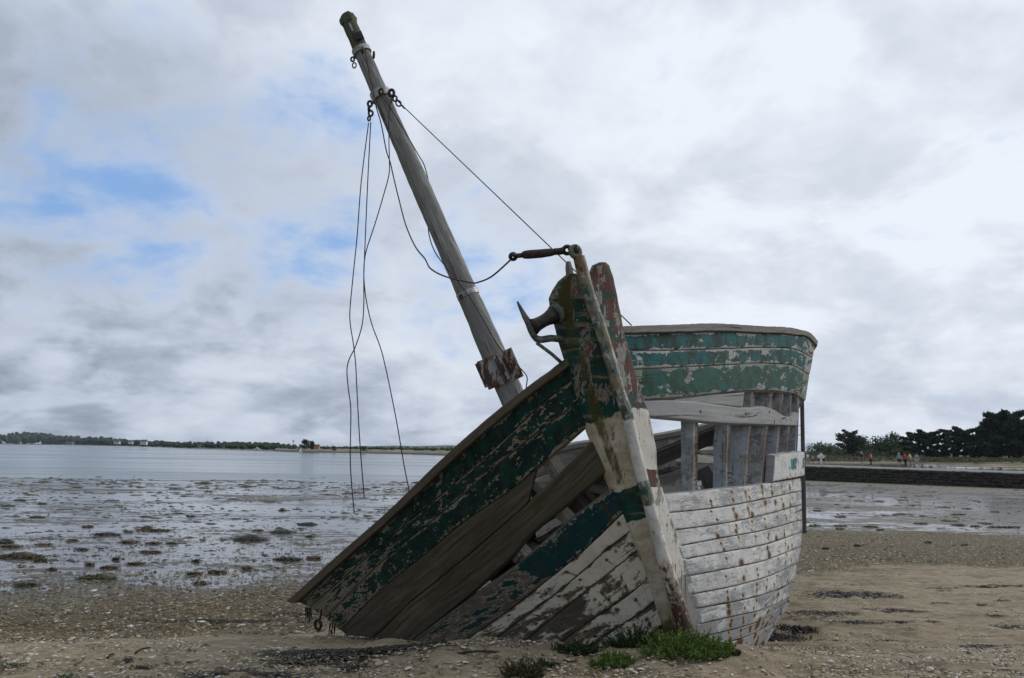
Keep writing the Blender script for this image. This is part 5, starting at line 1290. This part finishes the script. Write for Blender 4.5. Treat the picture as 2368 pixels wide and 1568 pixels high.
pw(1185, 639, 507, 'walker in white hat and grey jacket with bare legs', GREY, (.015, .015, .02), (.1, .08, .06), -.6, .30, hat=(.72, .7, .66), sleeves='long', pack=(.05, .055, .06))
pw(1240, 640, 504, 'walker in red shirt and dark leggings next to the white hat', RED, (.014, .015, .022), (.06, .035, .025), .3, .16, False, pack=(.30, .04, .05))
pw(1288, 641, 500, 'walker in yellow vest and denim shorts', YEL, (.18, .23, .33), (.08, .04, .02), .7, .30)
pw(1352, 643, 505, 'walker in grey hooded top and pale shorts, rightmost of all', GREY, (.35, .38, .42), (.05, .03, .02), -.7, .28, sleeves='long')

# ------------------------------------------------------------------ seaweed, wrack, shells and plants
def weed_mat(name, c1, c2, rough=.45):
    k = NT(name); t = k.attr('tint'); return k.finish(k.mix(t, c1, c2), rough, spec=.4)
M['wrack'] = weed_mat('black_wrack', (.008, .007, .006), (.032, .022, .014), .55)
M['ochre'] = weed_mat('ochre_weed', (.020, .014, .005), (.115, .070, .012), .4)
M['olive'] = weed_mat('olive_weed', (.014, .016, .008), (.045, .042, .018), .45)
M['greenweed'] = weed_mat('green_weed', (.02, .03, .008), (.08, .10, .02), .4)
def gz(x, y): return float(base_h(np.float64(x), np.float64(y)))
def frond(mb, p, L, w, ang, lift=.02, curl=.6, tint=.5, seg=4):
    pts = []; a = ang; q = Vector(p)
    for i in range(seg+1):
        pts.append((q.copy(), a)); q = q+Vector((math.cos(a), math.sin(a), 0))*(L/seg); a += RNG.uniform(-curl, curl)
        q.z = gz(q.x, q.y) + max(.006, lift*math.sin(math.pi*min(1, (i+1)/seg))*RNG.uniform(.3, 1.3))
    vs = []
    for i, (q, a) in enumerate(pts):
        ww = w*.5*(1-.6*i/seg); n = Vector((-math.sin(a), math.cos(a), RNG.uniform(-.8, .8)))*ww; vs += [q-n, q+n]
    mb.add(vs, [(2*i, 2*i+1, 2*i+3, 2*i+2) for i in range(seg)], tint=min(1, max(0, tint+RNG.uniform(-.35, .35))))
def clump(px, py, wpx, hpx, mat, label, group, n=None, mound=0.0, scale=1.0, name='seaweed_clump'):
    """a heap of weed lying on the ground where the photo's pixel looks"""
    g = on_ground(*sp(px, py+hpx*.25)); d = g.y; m = d/FPX/4; Wd = max(.12, wpx*m); Dp = max(Wd*.28, min(Wd*.9, hpx*m*d/3.2*.35)) if mound > .3 else max(.10, min(Wd*.9, hpx*m*d/(1.6-g.z)*.8))
    mb = MB()
    if mound:
        hh = min(.30, max(.04, hpx*m*mound)); R_, C_ = 6, 18; vs = [g+Vector((0, 0, hh))]; sd = RNG.uniform(0, 90)
        for r in range(1, R_+1):
            for c in range(C_):
                a = 2*math.pi*c/C_; f = r/R_; k = 1+.35*mn.noise(Vector((math.cos(a)*1.5, math.sin(a)*1.5, sd)))
                x = g.x+math.cos(a)*Wd*.5*f*k; y = g.y+math.sin(a)*Dp*.5*f*k
                vs.append(Vector((x, y, gz(x, y)+hh*(1-f*f)*(1+.5*mn.noise(Vector((x*6, y*6, sd))))-(.03 if r == R_ else 0))))
        fs = [(0, 1+c, 1+(c+1) % C_) for c in range(C_)]+[(1+(r-1)*C_+c, 1+r*C_+c, 1+r*C_+(c+1) % C_, 1+(r-1)*C_+(c+1) % C_) for r in range(1, R_) for c in range(C_)]
        mb.add(vs, fs, tint=[min(1, max(0, .25+.8*mn.noise(v*7))) for v in vs])
    n = n or int(min(420, 24+wpx*hpx/26))
    Lf = min(.30, max(.05, Wd*.22))*scale
    for i in range(n):
        a = RNG.uniform(0, 6.283); r = math.sqrt(RNG.random())*RNG.uniform(.75, 1.1)
        x = g.x+math.cos(a)*Wd*.5*r; y = g.y+math.sin(a)*Dp*.5*r
        if mound < .3:
            r = 2; x = g.x+float(np.clip(RNG.normal(), -2, 2))*Wd*.27; y = g.y+RNG.normal()*Dp*.22+Dp*.35*mn.noise(Vector((x*2.2, px*.1, 0)))
            if mn.noise(Vector((x*5, y*5, 2))) < RNG.uniform(-.5, .1): continue
        z = gz(x, y)+.006+(hh*(1-min(1, r*r)) if mound else 0)
        frond(mb, (x, y, z), Lf*RNG.uniform(.5, 1.4), max(.010, d*.0011)*RNG.uniform(.6, 1.5), RNG.uniform(-.7, .7)+(0 if RNG.random() < .5 else math.pi), max(.02, d*.0012) if not mound else .05, .6, .45)
    o = mb.build(name, M[mat], None, False); tag(o, label, 'seaweed', group); return o
LS = lambda x, y, w, h: (.5504*x, 1850+.5504*y, .5504*w, .5504*h)
big = {0: 'largest dark mound of weed with an ochre skirt on the left mudflat', 1: 'dark domed weed mound just left of the wreck rail', 2: 'pointed dark weed lump at the left end of a long ochre patch', 11: 'broad ochre weed bank at the left edge of the photo', 21: 'long green and ochre weed bank at the edge of the wet mud', 29: 'long low weed bank close to the low tip of the rail'}
for i, (x, y, w, h) in enumerate(((1820, 548, 230, 60), (2050, 500, 160, 45), (1070, 470, 90, 34), (1120, 490, 250, 25), (780, 520, 200, 32), (940, 578, 130, 22), (1115, 585, 120, 28), (1250, 587, 80, 22), (640, 463, 80, 25), (2235, 445, 150, 28), (1885, 493, 60, 18), (160, 675, 330, 60), (80, 610, 160, 30), (40, 572, 110, 50), (290, 710, 100, 28), (530, 565, 90, 25), (270, 395, 120, 20), (150, 272, 100, 18), (305, 299, 60, 18), (55, 314, 80, 18), (655, 742, 70, 22), (710, 835, 290, 60), (800, 763, 140, 28), (380, 778, 80, 25), (190, 890, 180, 28), (1410, 808, 120, 30), (1580, 797, 150, 25), (1790, 768, 80, 28), (2280, 690, 120, 35), (2100, 700, 200, 40), (1460, 880, 100, 22), (1480, 148, 120, 22), (1280, 190, 120, 15), (1790, 172, 110, 20), (1385, 390, 70, 14), (840, 702, 60, 22), (1425, 715, 60, 22), (1090, 650, 180, 18), (985, 735, 120, 30), (320, 140, 80, 16), (2055, 345, 60, 20), (2255, 537, 60, 20), (320, 598, 120, 18), (600, 632, 100, 16), (930, 505, 70, 14))):
    mt = 'greenweed' if i == 21 else ('olive' if (i in (0, 1, 2, 13, 16, 17, 18, 19, 32, 34, 35, 36, 39) or i % 5 == 4) else 'ochre')
    sz = 'small ' if w < 75 else 'broad ' if w > 150 else ''
    at = 'beside the low rail' if x > 2000 else 'left of the low rail' if x > 1350 else 'midway to the left edge' if x > 700 else 'near the left edge'
    fr = 'at the edge of the shingle' if y > 720 else 'on near wet mud' if y > 540 else 'halfway out' if y > 380 else 'far out near the water'
    clump(*LS(x, y, w, h), mt, big.get(i, f"{sz}{ {'olive': 'dark olive', 'ochre': 'ochre brown', 'greenweed': 'green'}[mt]} weed clump {fr}, {at}"), 'weed clumps on the left mudflat', mound=.6)
RSs = lambda x, y, w, h: (3100+.4206*x, 1600+.4206*y, .4206*w, .4206*h)
for i, (x, y, w, h) in enumerate(((475, 880, 110, 16), (630, 880, 150, 12), (1500, 876, 110, 12), (1450, 910, 150, 16), (1230, 925, 90, 14), (1215, 952, 90, 14), (1000, 965, 100, 10), (1330, 1000, 130, 14), (1620, 1018, 180, 18), (1830, 1033, 110, 16), (1905, 958, 90, 14), (2100, 1062, 100, 22), (1210, 1085, 160, 30), (620, 1108, 120, 22), (410, 1052, 100, 14), (1380, 1172, 140, 22), (1660, 1145, 160, 36), (1750, 1090, 160, 16), (1750, 1185, 130, 30), (2000, 1170, 110, 30), (2250, 1205, 200, 30), (630, 1195, 160, 22), (370, 1198, 120, 16), (620, 1225, 90, 25), (920, 1205, 160, 22), (1000, 1235, 80, 20), (2100, 1205, 160, 25), (1910, 1200, 120, 20), (680, 1022, 60, 8), (590, 995, 40, 8), (1450, 1360, 60, 14), (790, 1390, 90, 12), (1800, 1380, 60, 20), (480, 1415, 60, 20))):
    mt = 'olive' if i % 3 == 0 else 'ochre'
    clump(*RSs(x, y, w, h), mt, 'largest ochre weed patch on the mud right of the wreck' if i == 16 else f"{'small ' if w < 95 else 'wide ' if w > 155 else ''}{'dark' if mt == 'olive' else 'ochre'} weed clump {'on the near shingle' if y > 1300 else 'in front of the water streaks' if y > 1075 else 'among the water streaks' if y > 940 else 'close under the causeway'}, {'near the wreck' if x < 900 else 'midway to the right edge' if x < 1700 else 'near the right edge'}", 'weed clumps below the causeway', mound=.5)
# weed lying in the shallows
for x, y, w in ((570, 535, 60), (655, 508, 40), (765, 512, 40), (900, 517, 100), (1070, 523, 60), (1165, 523, 60), (940, 543, 90), (1270, 545, 20), (1487, 436, 25), (1520, 541, 30), (1950, 522, 50), (420, 583, 90)):
    clump(.4223*x, 1680+.4223*y, .4223*w, 5, 'olive', 'dark weed just breaking the surface near the water line', 'weed in the shallows', 26, mound=.9)
for x, y, w in ((1890, 463, 90), (2030, 463, 160), (1370, 468, 60), (1545, 472, 30), (515, 590, 80), (660, 590, 30), (1240, 570, 40), (1620, 582, 70), (830, 562, 40), (1270, 612, 30), (780, 625, 180)):
    clump(950+.38*x, 1680+.38*y, .38*w, 5, 'olive', 'thin dark weed strip in the shallows beyond the hanging wires', 'weed in the shallows', 26, mound=.9)
# dark wrack on the dry sand
RF = lambda x, y, w, h: (2900+.5051*x, 2150+.5051*y, .5051*w, .5051*h)
lab = ['long black wrack heap on the sand right of the wreck', 'black wrack heap with loose strands behind the curve of the hull', 'thick black wrack mass against the raised side of the hull', 'black wrack banked under the turn of the hull', 'black wrack strand in the middle of the right hand sand', 'tangled wrack strip in front of the long heap', None, 'long thin wrack line at the right edge', None, None, None, 'reddish brown wrack strip near the right edge', None, None, None, 'scattered dark wrack at the right foreground', None, 'sparse wrack scraps on the foreground sand']
for i, (x, y, w, h, n) in enumerate(((990, 450, 600, 60, 420), (800, 590, 480, 60, 300), (540, 715, 300, 90, 700), (420, 790, 380, 60, 420), (1340, 572, 400, 45, 240), (1030, 665, 330, 45, 240), (1760, 400, 180, 25, 90), (2130, 382, 480, 25, 180), (1400, 668, 160, 25, 90), (1600, 665, 240, 16, 70), (1720, 520, 140, 14, 60), (2200, 700, 420, 50, 200), (2150, 620, 150, 20, 60), (2050, 535, 100, 30, 50), (2180, 500, 120, 18, 50), (2120, 850, 560, 80, 260), (620, 640, 200, 40, 120), (1330, 820, 350, 40, 70))):
    clump(*RF(x, y, w, h), 'wrack' if i not in (10, 11, 14) else 'olive', lab[i] or {6: 'small dark wrack scrap just left of the long thin line', 8: 'dark wrack scrap in the middle of the right hand sand', 9: 'long low wrack strand beside the middle scrap', 12: 'dark wrack strand near the right edge above the reddish strip', 13: 'olive wrack scrap above the reddish strip', 14: 'thin olive wrack scrap farthest back near the right edge', 10: 'thin olive wrack scrap behind the middle strands', 16: 'dark wrack scrap between hull and middle strands'}[i], 'wrack on the right hand sand', n, mound=.25 if i in (0, 2, 3) else 0.0, scale=.8)
for i, (x, y, w, h, n, l) in enumerate(((1230, 2620, 330, 95, 520, 'black wrack and shell litter in the shade below the low rail'), (1450, 2590, 600, 60, 1500, 'black wrack line along the foot of the lowered side'), (1400, 2668, 130, 26, 120, 'small dark wrack scrap on the sand in front of the hull'), (2085, 2602, 110, 14, 60, 'dark twig and wrack scrap on the sand mound'), (1180, 2452, 190, 34, 300, 'dark wrack line passing behind the low tip of the rail'), (910, 2482, 620, 22, 340, 'long dark wrack line on the sand left of the wreck'), (1010, 2690, 420, 50, 420, 'dark wrack litter at the bottom edge of the photo'), (45, 2660, 95, 30, 90, 'greenish wrack tuft in the bottom left corner'), (265, 2706, 90, 12, 60, 'greenish wrack scrap at the bottom edge'), (560, 2675, 70, 14, 90, 'small wrack scrap on the bare sand'), (510, 2643, 80, 14, 90, 'thin wrack strand on the bare sand at left'), (2690, 2290+300, 90, 20, 60, 'dark wrack scrap by the foot of the green tuft'))):
    clump(x, y, w, h, 'greenweed' if 'greenish' in l else 'wrack', l, 'wrack on the sand left of and below the hull', n, scale=.75 if i not in (5, 4) else .5)

# fine weed flecks over the wet flats and pebbles, shells over the sand: countless small pieces, kept as stuff
def flecks():
    mb = MB(); N = 0
    while N < 9500:
        d = 10.5*(88/10.5)**RNG.random(); x = d*RNG.uniform(-.72, .72)
        q = d-(11+.78*max(-9, min(8, x)))
        if q < 2.5: continue
        nn = mn.noise(Vector((x*.16, d*.25, 3)))*.6+mn.noise(Vector((x*.7, d*1.1, 7)))*.5
        if nn < RNG.uniform(-.2, .45): continue
        sd = 1.0 if x < 0 or RNG.random() < .6 else 0
        if not sd: continue
        s = d*.0006*min(5.0, RNG.lognormal(.25, .6)); z = gz(x, d); w = s*RNG.uniform(1.5, 4.5); h = s*RNG.uniform(.2, .6)
        vs = [(x-w, d+RNG.uniform(-s, s), z-.01), (x+RNG.uniform(-.3, .3)*w, d-s*1.5, z-.01), (x+w, d+RNG.uniform(-s, s), z-.01), (x+RNG.uniform(-.3, .3)*w, d+s*1.5, z-.01), (x-w*.35, d, z+h), (x+w*.3, d, z+h*RNG.uniform(.5, 1))]
        mb.add(vs, [(0, 1, 4), (1, 5, 4), (1, 2, 5), (2, 3, 5), (3, 4, 5), (3, 0, 4)], tint=float(np.clip(RNG.normal(.3, .22)+.25*mn.noise(Vector((x*.3, d*.3, 1))), 0, 1))); N += 1
    k = NT('mud_and_weed_flecks'); t = k.attr('tint'); c = k.mix(k.mr(t, 0, .5), (.016, .015, .012), (.055, .047, .030)); c = k.mix(k.mr(t, .5, 1), c, (.11, .085, .025))
    tag(mb.build('weed_flecks', k.finish(c, .6), None, False), 'small weed scraps and worm casts all over the wet flats', None, kind='stuff')
flecks()
def pebbles():
    mb = MB(); N = 0
    oc = [Vector(v) for v in ((1, 0, 0), (0, 1, 0), (-1, 0, 0), (0, -1, 0), (0, 0, 1), (.7, .7, -.2), (-.7, .7, -.2), (-.7, -.7, -.2), (.7, -.7, -.2))]
    of = [(0, 5, 4), (5, 1, 4), (1, 6, 4), (6, 2, 4), (2, 7, 4), (7, 3, 4), (3, 8, 4), (8, 0, 4)]
    while N < 60000:
        d = 4.3*(22/4.3)**(RNG.random()**1.15); x = d*RNG.uniform(-.72, .72); q = d-(11+.78*max(-9, min(8, x)))
        dens = .25+.9*mn.noise(Vector((x*.9, d*1.4, 11)))
        if q > 0: dens += .55
        if q > (9 if x < 1 else 15): dens -= .5
        if d < 6.6: dens += .30
        if x > 1 and d < 8: dens += .2
        if -2.2 < x < .4 and 5.6 < d < 7.3: dens += .25
        if RNG.random() > dens: continue
        shell = RNG.random() < (.55 if q < 0 else .10); s = (RNG.lognormal(-5.05, .48) if q < 0 else RNG.lognormal(-4.55, .5)); s = min(s, .045); z = gz(x, d)
        a = RNG.uniform(0, 6.28); ca, sa = math.cos(a), math.sin(a); el = RNG.uniform(1, 1.9); hh = RNG.uniform(.25, .5) if shell else RNG.uniform(.4, .75)
        tl = RNG.uniform(-.3, .3)
        vs = [(x+(v.x*el*ca-v.y*sa)*s, d+(v.x*el*sa+v.y*ca)*s, z+.012+(v.z*hh+v.x*tl)*s) for v in oc]
        t = RNG.uniform(.62, 1.0) if shell else RNG.uniform(0, .6 if q < 0 else .45)
        mb.add(vs, of, tint=float(t)); N += 1
    k = NT('shells_and_pebbles'); t = k.attr('tint'); c = k.mix(k.mr(t, 0, .3), (.030, .025, .014), (.12, .085, .035)); c = k.mix(k.mr(t, .3, .6), c, (.22, .16, .09)); c = k.mix(k.mr(t, .6, .68), c, (.30, .25, .18)); c = k.mix(k.mr(t, .75, 1), c, (.50, .47, .42))
    tag(mb.build('shells_and_pebbles', k.finish(c, .7), None, False), 'shell fragments and pebbles strewn over the beach', None, kind='stuff')
pebbles()

# green plants at the foot of the stem
def plant_mat(name, c1, c2):
    k = NT(name); t = k.attr('tint'); return k.finish(k.mix(t, c1, c2), .6, spec=.3)
M['samphire'] = plant_mat('feathery_green', (.022, .045, .007), (.12, .19, .028)); M['darkplant'] = plant_mat('dark_green_plant', (.008, .018, .005), (.028, .055, .014)); M['redplant'] = plant_mat('reddish_plant', (.012, .022, .007), (.075, .060, .025))
def tuft(px, py, wpx, hpx, mat, label, n, depth=.5, dd=0.0):
    g = on_ground(px, py); m = g.y/FPX/K; Wd = wpx*m; Hh = hpx*m; e = empty('beach_plant', g); tag(e, label, 'plant', 'green tufts round the stem foot'); mb = MB()
    for i in range(n):
        a = RNG.uniform(0, 6.283); r = math.sqrt(RNG.random()); x = g.x+math.cos(a)*r*Wd*.42; y = g.y+dd+math.sin(a)*r*Wd*.42*depth; z = gz(x, y)
        h = Hh*(1-.5*r*r)*RNG.uniform(.4, 1.25); ln = Vector((math.cos(a)*r*.8+RNG.uniform(-.35, .35), math.sin(a)*r*.5+RNG.uniform(-.35, .25)-.1, 1)).normalized()
        p0 = Vector((x, y, z-.01)); t0 = RNG.uniform(.15, .9)
        prev = p0; 
        for s in range(1, 5):
            q = p0+ln*(h*s/4)+Vector((0, 0, -.10*h*(s/4)**2)); w = .0035*(1.1-s*.2); mb.add([prev-Vector((w, 0, 0)), prev+Vector((w, 0, 0)), q+Vector((w, 0, 0)), q-Vector((w, 0, 0))], [(0, 1, 2, 3)], tint=t0*.7)
            for b in range(4):
                dv = Vector((RNG.uniform(-1, 1), RNG.uniform(-1, 1), RNG.uniform(.1, 1.1))).normalized(); L = RNG.uniform(.010, .045)*(1.2-.15*s); o = prev.lerp(q, RNG.random()); sd = dv.cross(Vector((RNG.uniform(-1, 1), 1, 0))).normalized()*.0042
                mb.add([o-sd, o+sd, o+dv*L], [(0, 1, 2)], tint=float(np.clip(t0+RNG.uniform(-.3, .3)+(s-2)*.08, 0, 1)))
            prev = q
    mb.build('foliage', M[mat], e, False); return e
tuft(1585, 1508, 225, 58, 'samphire', 'broad bright green feathery tuft at the foot of the stem', 420)
tuft(1462, 1494, 130, 58, 'darkplant', 'dark green tuft in the shade just left of the stem foot', 170)
tuft(1335, 1507, 130, 34, 'darkplant', 'low dark green tuft farther left along the hull', 130)
tuft(1416, 1537, 105, 36, 'samphire', 'small bright green tuft on the shelly sand in front', 150)
tuft(1208, 1566, 90, 50, 'redplant', 'dull reddish green tuft at the bottom edge of the photo', 130)
tuft(1520, 1462, 70, 50, 'darkplant', 'dark wispy tuft tight against the stem foot', 80)
tuft(1692, 1512, 36, 18, 'redplant', 'tiny reddish tuft just right of the big green one', 40)
tuft(1255, 1540, 50, 20, 'darkplant', 'tiny dark green sprig beside the reddish tuft', 40)

# rope loop and rags under the low tip
mb = MB(); q = lambda x, y: P(x, y, 8.55)
mb.tube(densify([q(743, 1408), q(742, 1420), q(739, 1432)], 3), .012, 6); mb.torus(q(735, 1444), Fw*.8+CR*.5, px2m(9, 8.55), .016, 16, 7, 1.15, up=CU)
tag(mb.build('rope_loop', M['dark_iron']), 'dark rope loop hanging under the low tip of the rail', 'rope')
for (x, y0, y1, n, l) in ((713, 1404, 1442, 9, 'ragged weed strands hanging from the low tip of the rail'), (768, 1440, 1482, 8, 'weed strands hanging under the broken plank ends'), (800, 1448, 1484, 8, 'dark root-like strands hanging behind the plank ends')):
    mb = MB()
    for i in range(n):
        a = x+RNG.uniform(-7, 7); b = y1-RNG.uniform(0, 18); mb.tube(densify([q(a, y0), q(a+RNG.uniform(-3, 3), (y0+b)/2), q(a+RNG.uniform(-6, 6), b)], 3), [.006, .006, .0055, .005, .005, .004, .003], 5, tint=float(RNG.uniform(0, .5)))
    tag(mb.build('hanging_weed', M['wrack']), l, 'seaweed')
# mooring post beyond the hull
g = on_ground(1859, 1232); d = g.y; t = P(1854, 928, d)
mb = MB(); b = g-Vector((0, 0, .4)); pts = [b.lerp(t, f) for f in np.linspace(0, 1, 14)]; mb.tube(pts, [px2m(4.6, d)*(1+.12*mn.noise(Vector((i*.7, 0, 0)))) for i in range(14)], 7, damp=.6)
e = empty('mooring_post', g); tag(e, 'tall dark timber post standing on the flats behind the raised side', 'post')
mb.build('post', M['debris'], e, False)
# birds
M['feather'] = simple('white_feathers', (.7, .7, .7), (.6, .61, .63), 8, .8); M['beak'] = simple('beak', (.25, .16, .04), (.2, .12, .03), 3, .5)
def bird(px, py, hpx, label, tall):
    g = on_ground(*sp(px, py)); s = hpx/4*g.y/FPX; e = empty('gull' if not tall else 'egret', g); tag(e, label, 'bird')
    V = lambda x, z: g+Vector((x*s, 0, z*s)); mb = MB()
    if tall: mb.tube([V(-.30, .36), V(-.12, .46), V(.06, .52), V(.14, .62), V(.12, .80), V(.16, .93), V(.24, .95), V(.34, .93)], [.02*s, .11*s, .13*s, .07*s, .04*s, .05*s, .045*s, .008*s], 9)
    else: mb.tube([V(-.75, .46), V(-.35, .48), V(0, .52), V(.28, .62), V(.38, .82), V(.48, .88), V(.60, .84)], [.03*s, .17*s, .23*s, .18*s, .11*s, .11*s, .02*s], 9)
    mb.build('body', M['feather'], e)
    for dx in (-.04, .05):
        l = MB(); l.tube([V(dx, .42), V(dx, .0)], .018*s, 5); l.build('leg', M['beak'], e)
bird(668, 1977, 22, 'white egret standing on the wet mud left of the wreck', True)
bird(1292, 1916, 13, 'white gull at the water line between the hanging wires', False)
# scattered single stones
def rock(px, py, w, mat, label):
    g = on_ground(*sp(px, py)); s = w/4*g.y/FPX; bm = bmesh.new(); bmesh.ops.create_icosphere(bm, subdivisions=2, radius=.5)
    o3 = Vector((px, py, 0))
    for v in bm.verts: v.co = Vector((v.co.x*s, v.co.y*s*.7, v.co.z*s*.55))*(1+.3*mn.noise(v.co*3+o3))
    me = bpy.data.meshes.new('rock'); bm.to_mesh(me); bm.free(); me.materials.append(mat); o = bpy.data.objects.new('rock', me); COL.objects.link(o); o.location = g+Vector((0, 0, s*.12)); tag(o, label, 'stone')
M['rock'] = simple('brown_stone', (.10, .075, .05), (.19, .14, .095), 20, .8); M['paleshell'] = simple('pale_shell', (.42, .42, .40), (.55, .54, .50), 30, .6)
rock(3305, 2197, 22, M['rock'], 'reddish brown stone on the shingle right of the hull'); rock(3857, 2181, 24, M['rock'], 'tan stone on the shingle toward the right edge'); rock(3568, 2188, 14, M['rock'], 'small dark stone between the two tan stones')
rock(110, 2640, 22, M['paleshell'], 'pale oyster shell on the sand at bottom left'); rock(520, 2510, 26, M['paleshell'], 'flat whitish shell on the wrack line left of the wreck'); rock(3320, 2650, 26, M['paleshell'], 'white razor shell on the foreground sand at right'); rock(1806, 2671, 16, M['paleshell'], 'white cockle shell in front of the hull'); rock(710, 2379, 12, M['paleshell'], 'bright white shell on the shingle at left')

# ------------------------------------------------------------------ sea air
def haze():
    mb = MB(); mb.box((0, 0, 19), 18600, 18600, 48)
    k = bpy.data.materials.new('sea_haze'); k.use_nodes = True; t = k.node_tree
    for n in list(t.nodes): t.nodes.remove(n)
    o = t.nodes.new('ShaderNodeOutputMaterial'); v = t.nodes.new('ShaderNodeVolumePrincipled'); v.inputs['Density'].default_value = 0.00004
    v.inputs['Color'].default_value = (.80, .88, 1, 1); v.inputs['Anisotropy'].default_value = .2; t.links.new(v.outputs[0], o.inputs['Volume'])
    h = mb.build('haze', k, None, False); tag(h, 'thin sea haze over the bay', None, kind='stuff')
haze()

# driftwood twigs on the sand
for (x, y, dx, dy, l) in ((985, 2618, 60, 22, 'forked dark twig on the bare sand at left'), (1830, 2622, 190, 6, 'long thin dark stick on the sand in front of the hull'), (780, 2640, 26, 18, 'short dark twig near the left edge of the sand')):
    a = on_ground(*sp(x*.5504 if x < 1000 else x, 1850+y*.0+(y-1850) if x >= 1000 else y)); b = on_ground(*sp((x*.5504 if x < 1000 else x)+dx, y-dy))
    mb = MB(); up = Vector((0, 0, .012)); mb.tube(densify([a+up, a.lerp(b, .4)+up*2.2, b+up], 4), [.009]*4+[.007]*4+[.004], 6)
    tag(mb.build('twig', M['wrack']), l, 'twig')
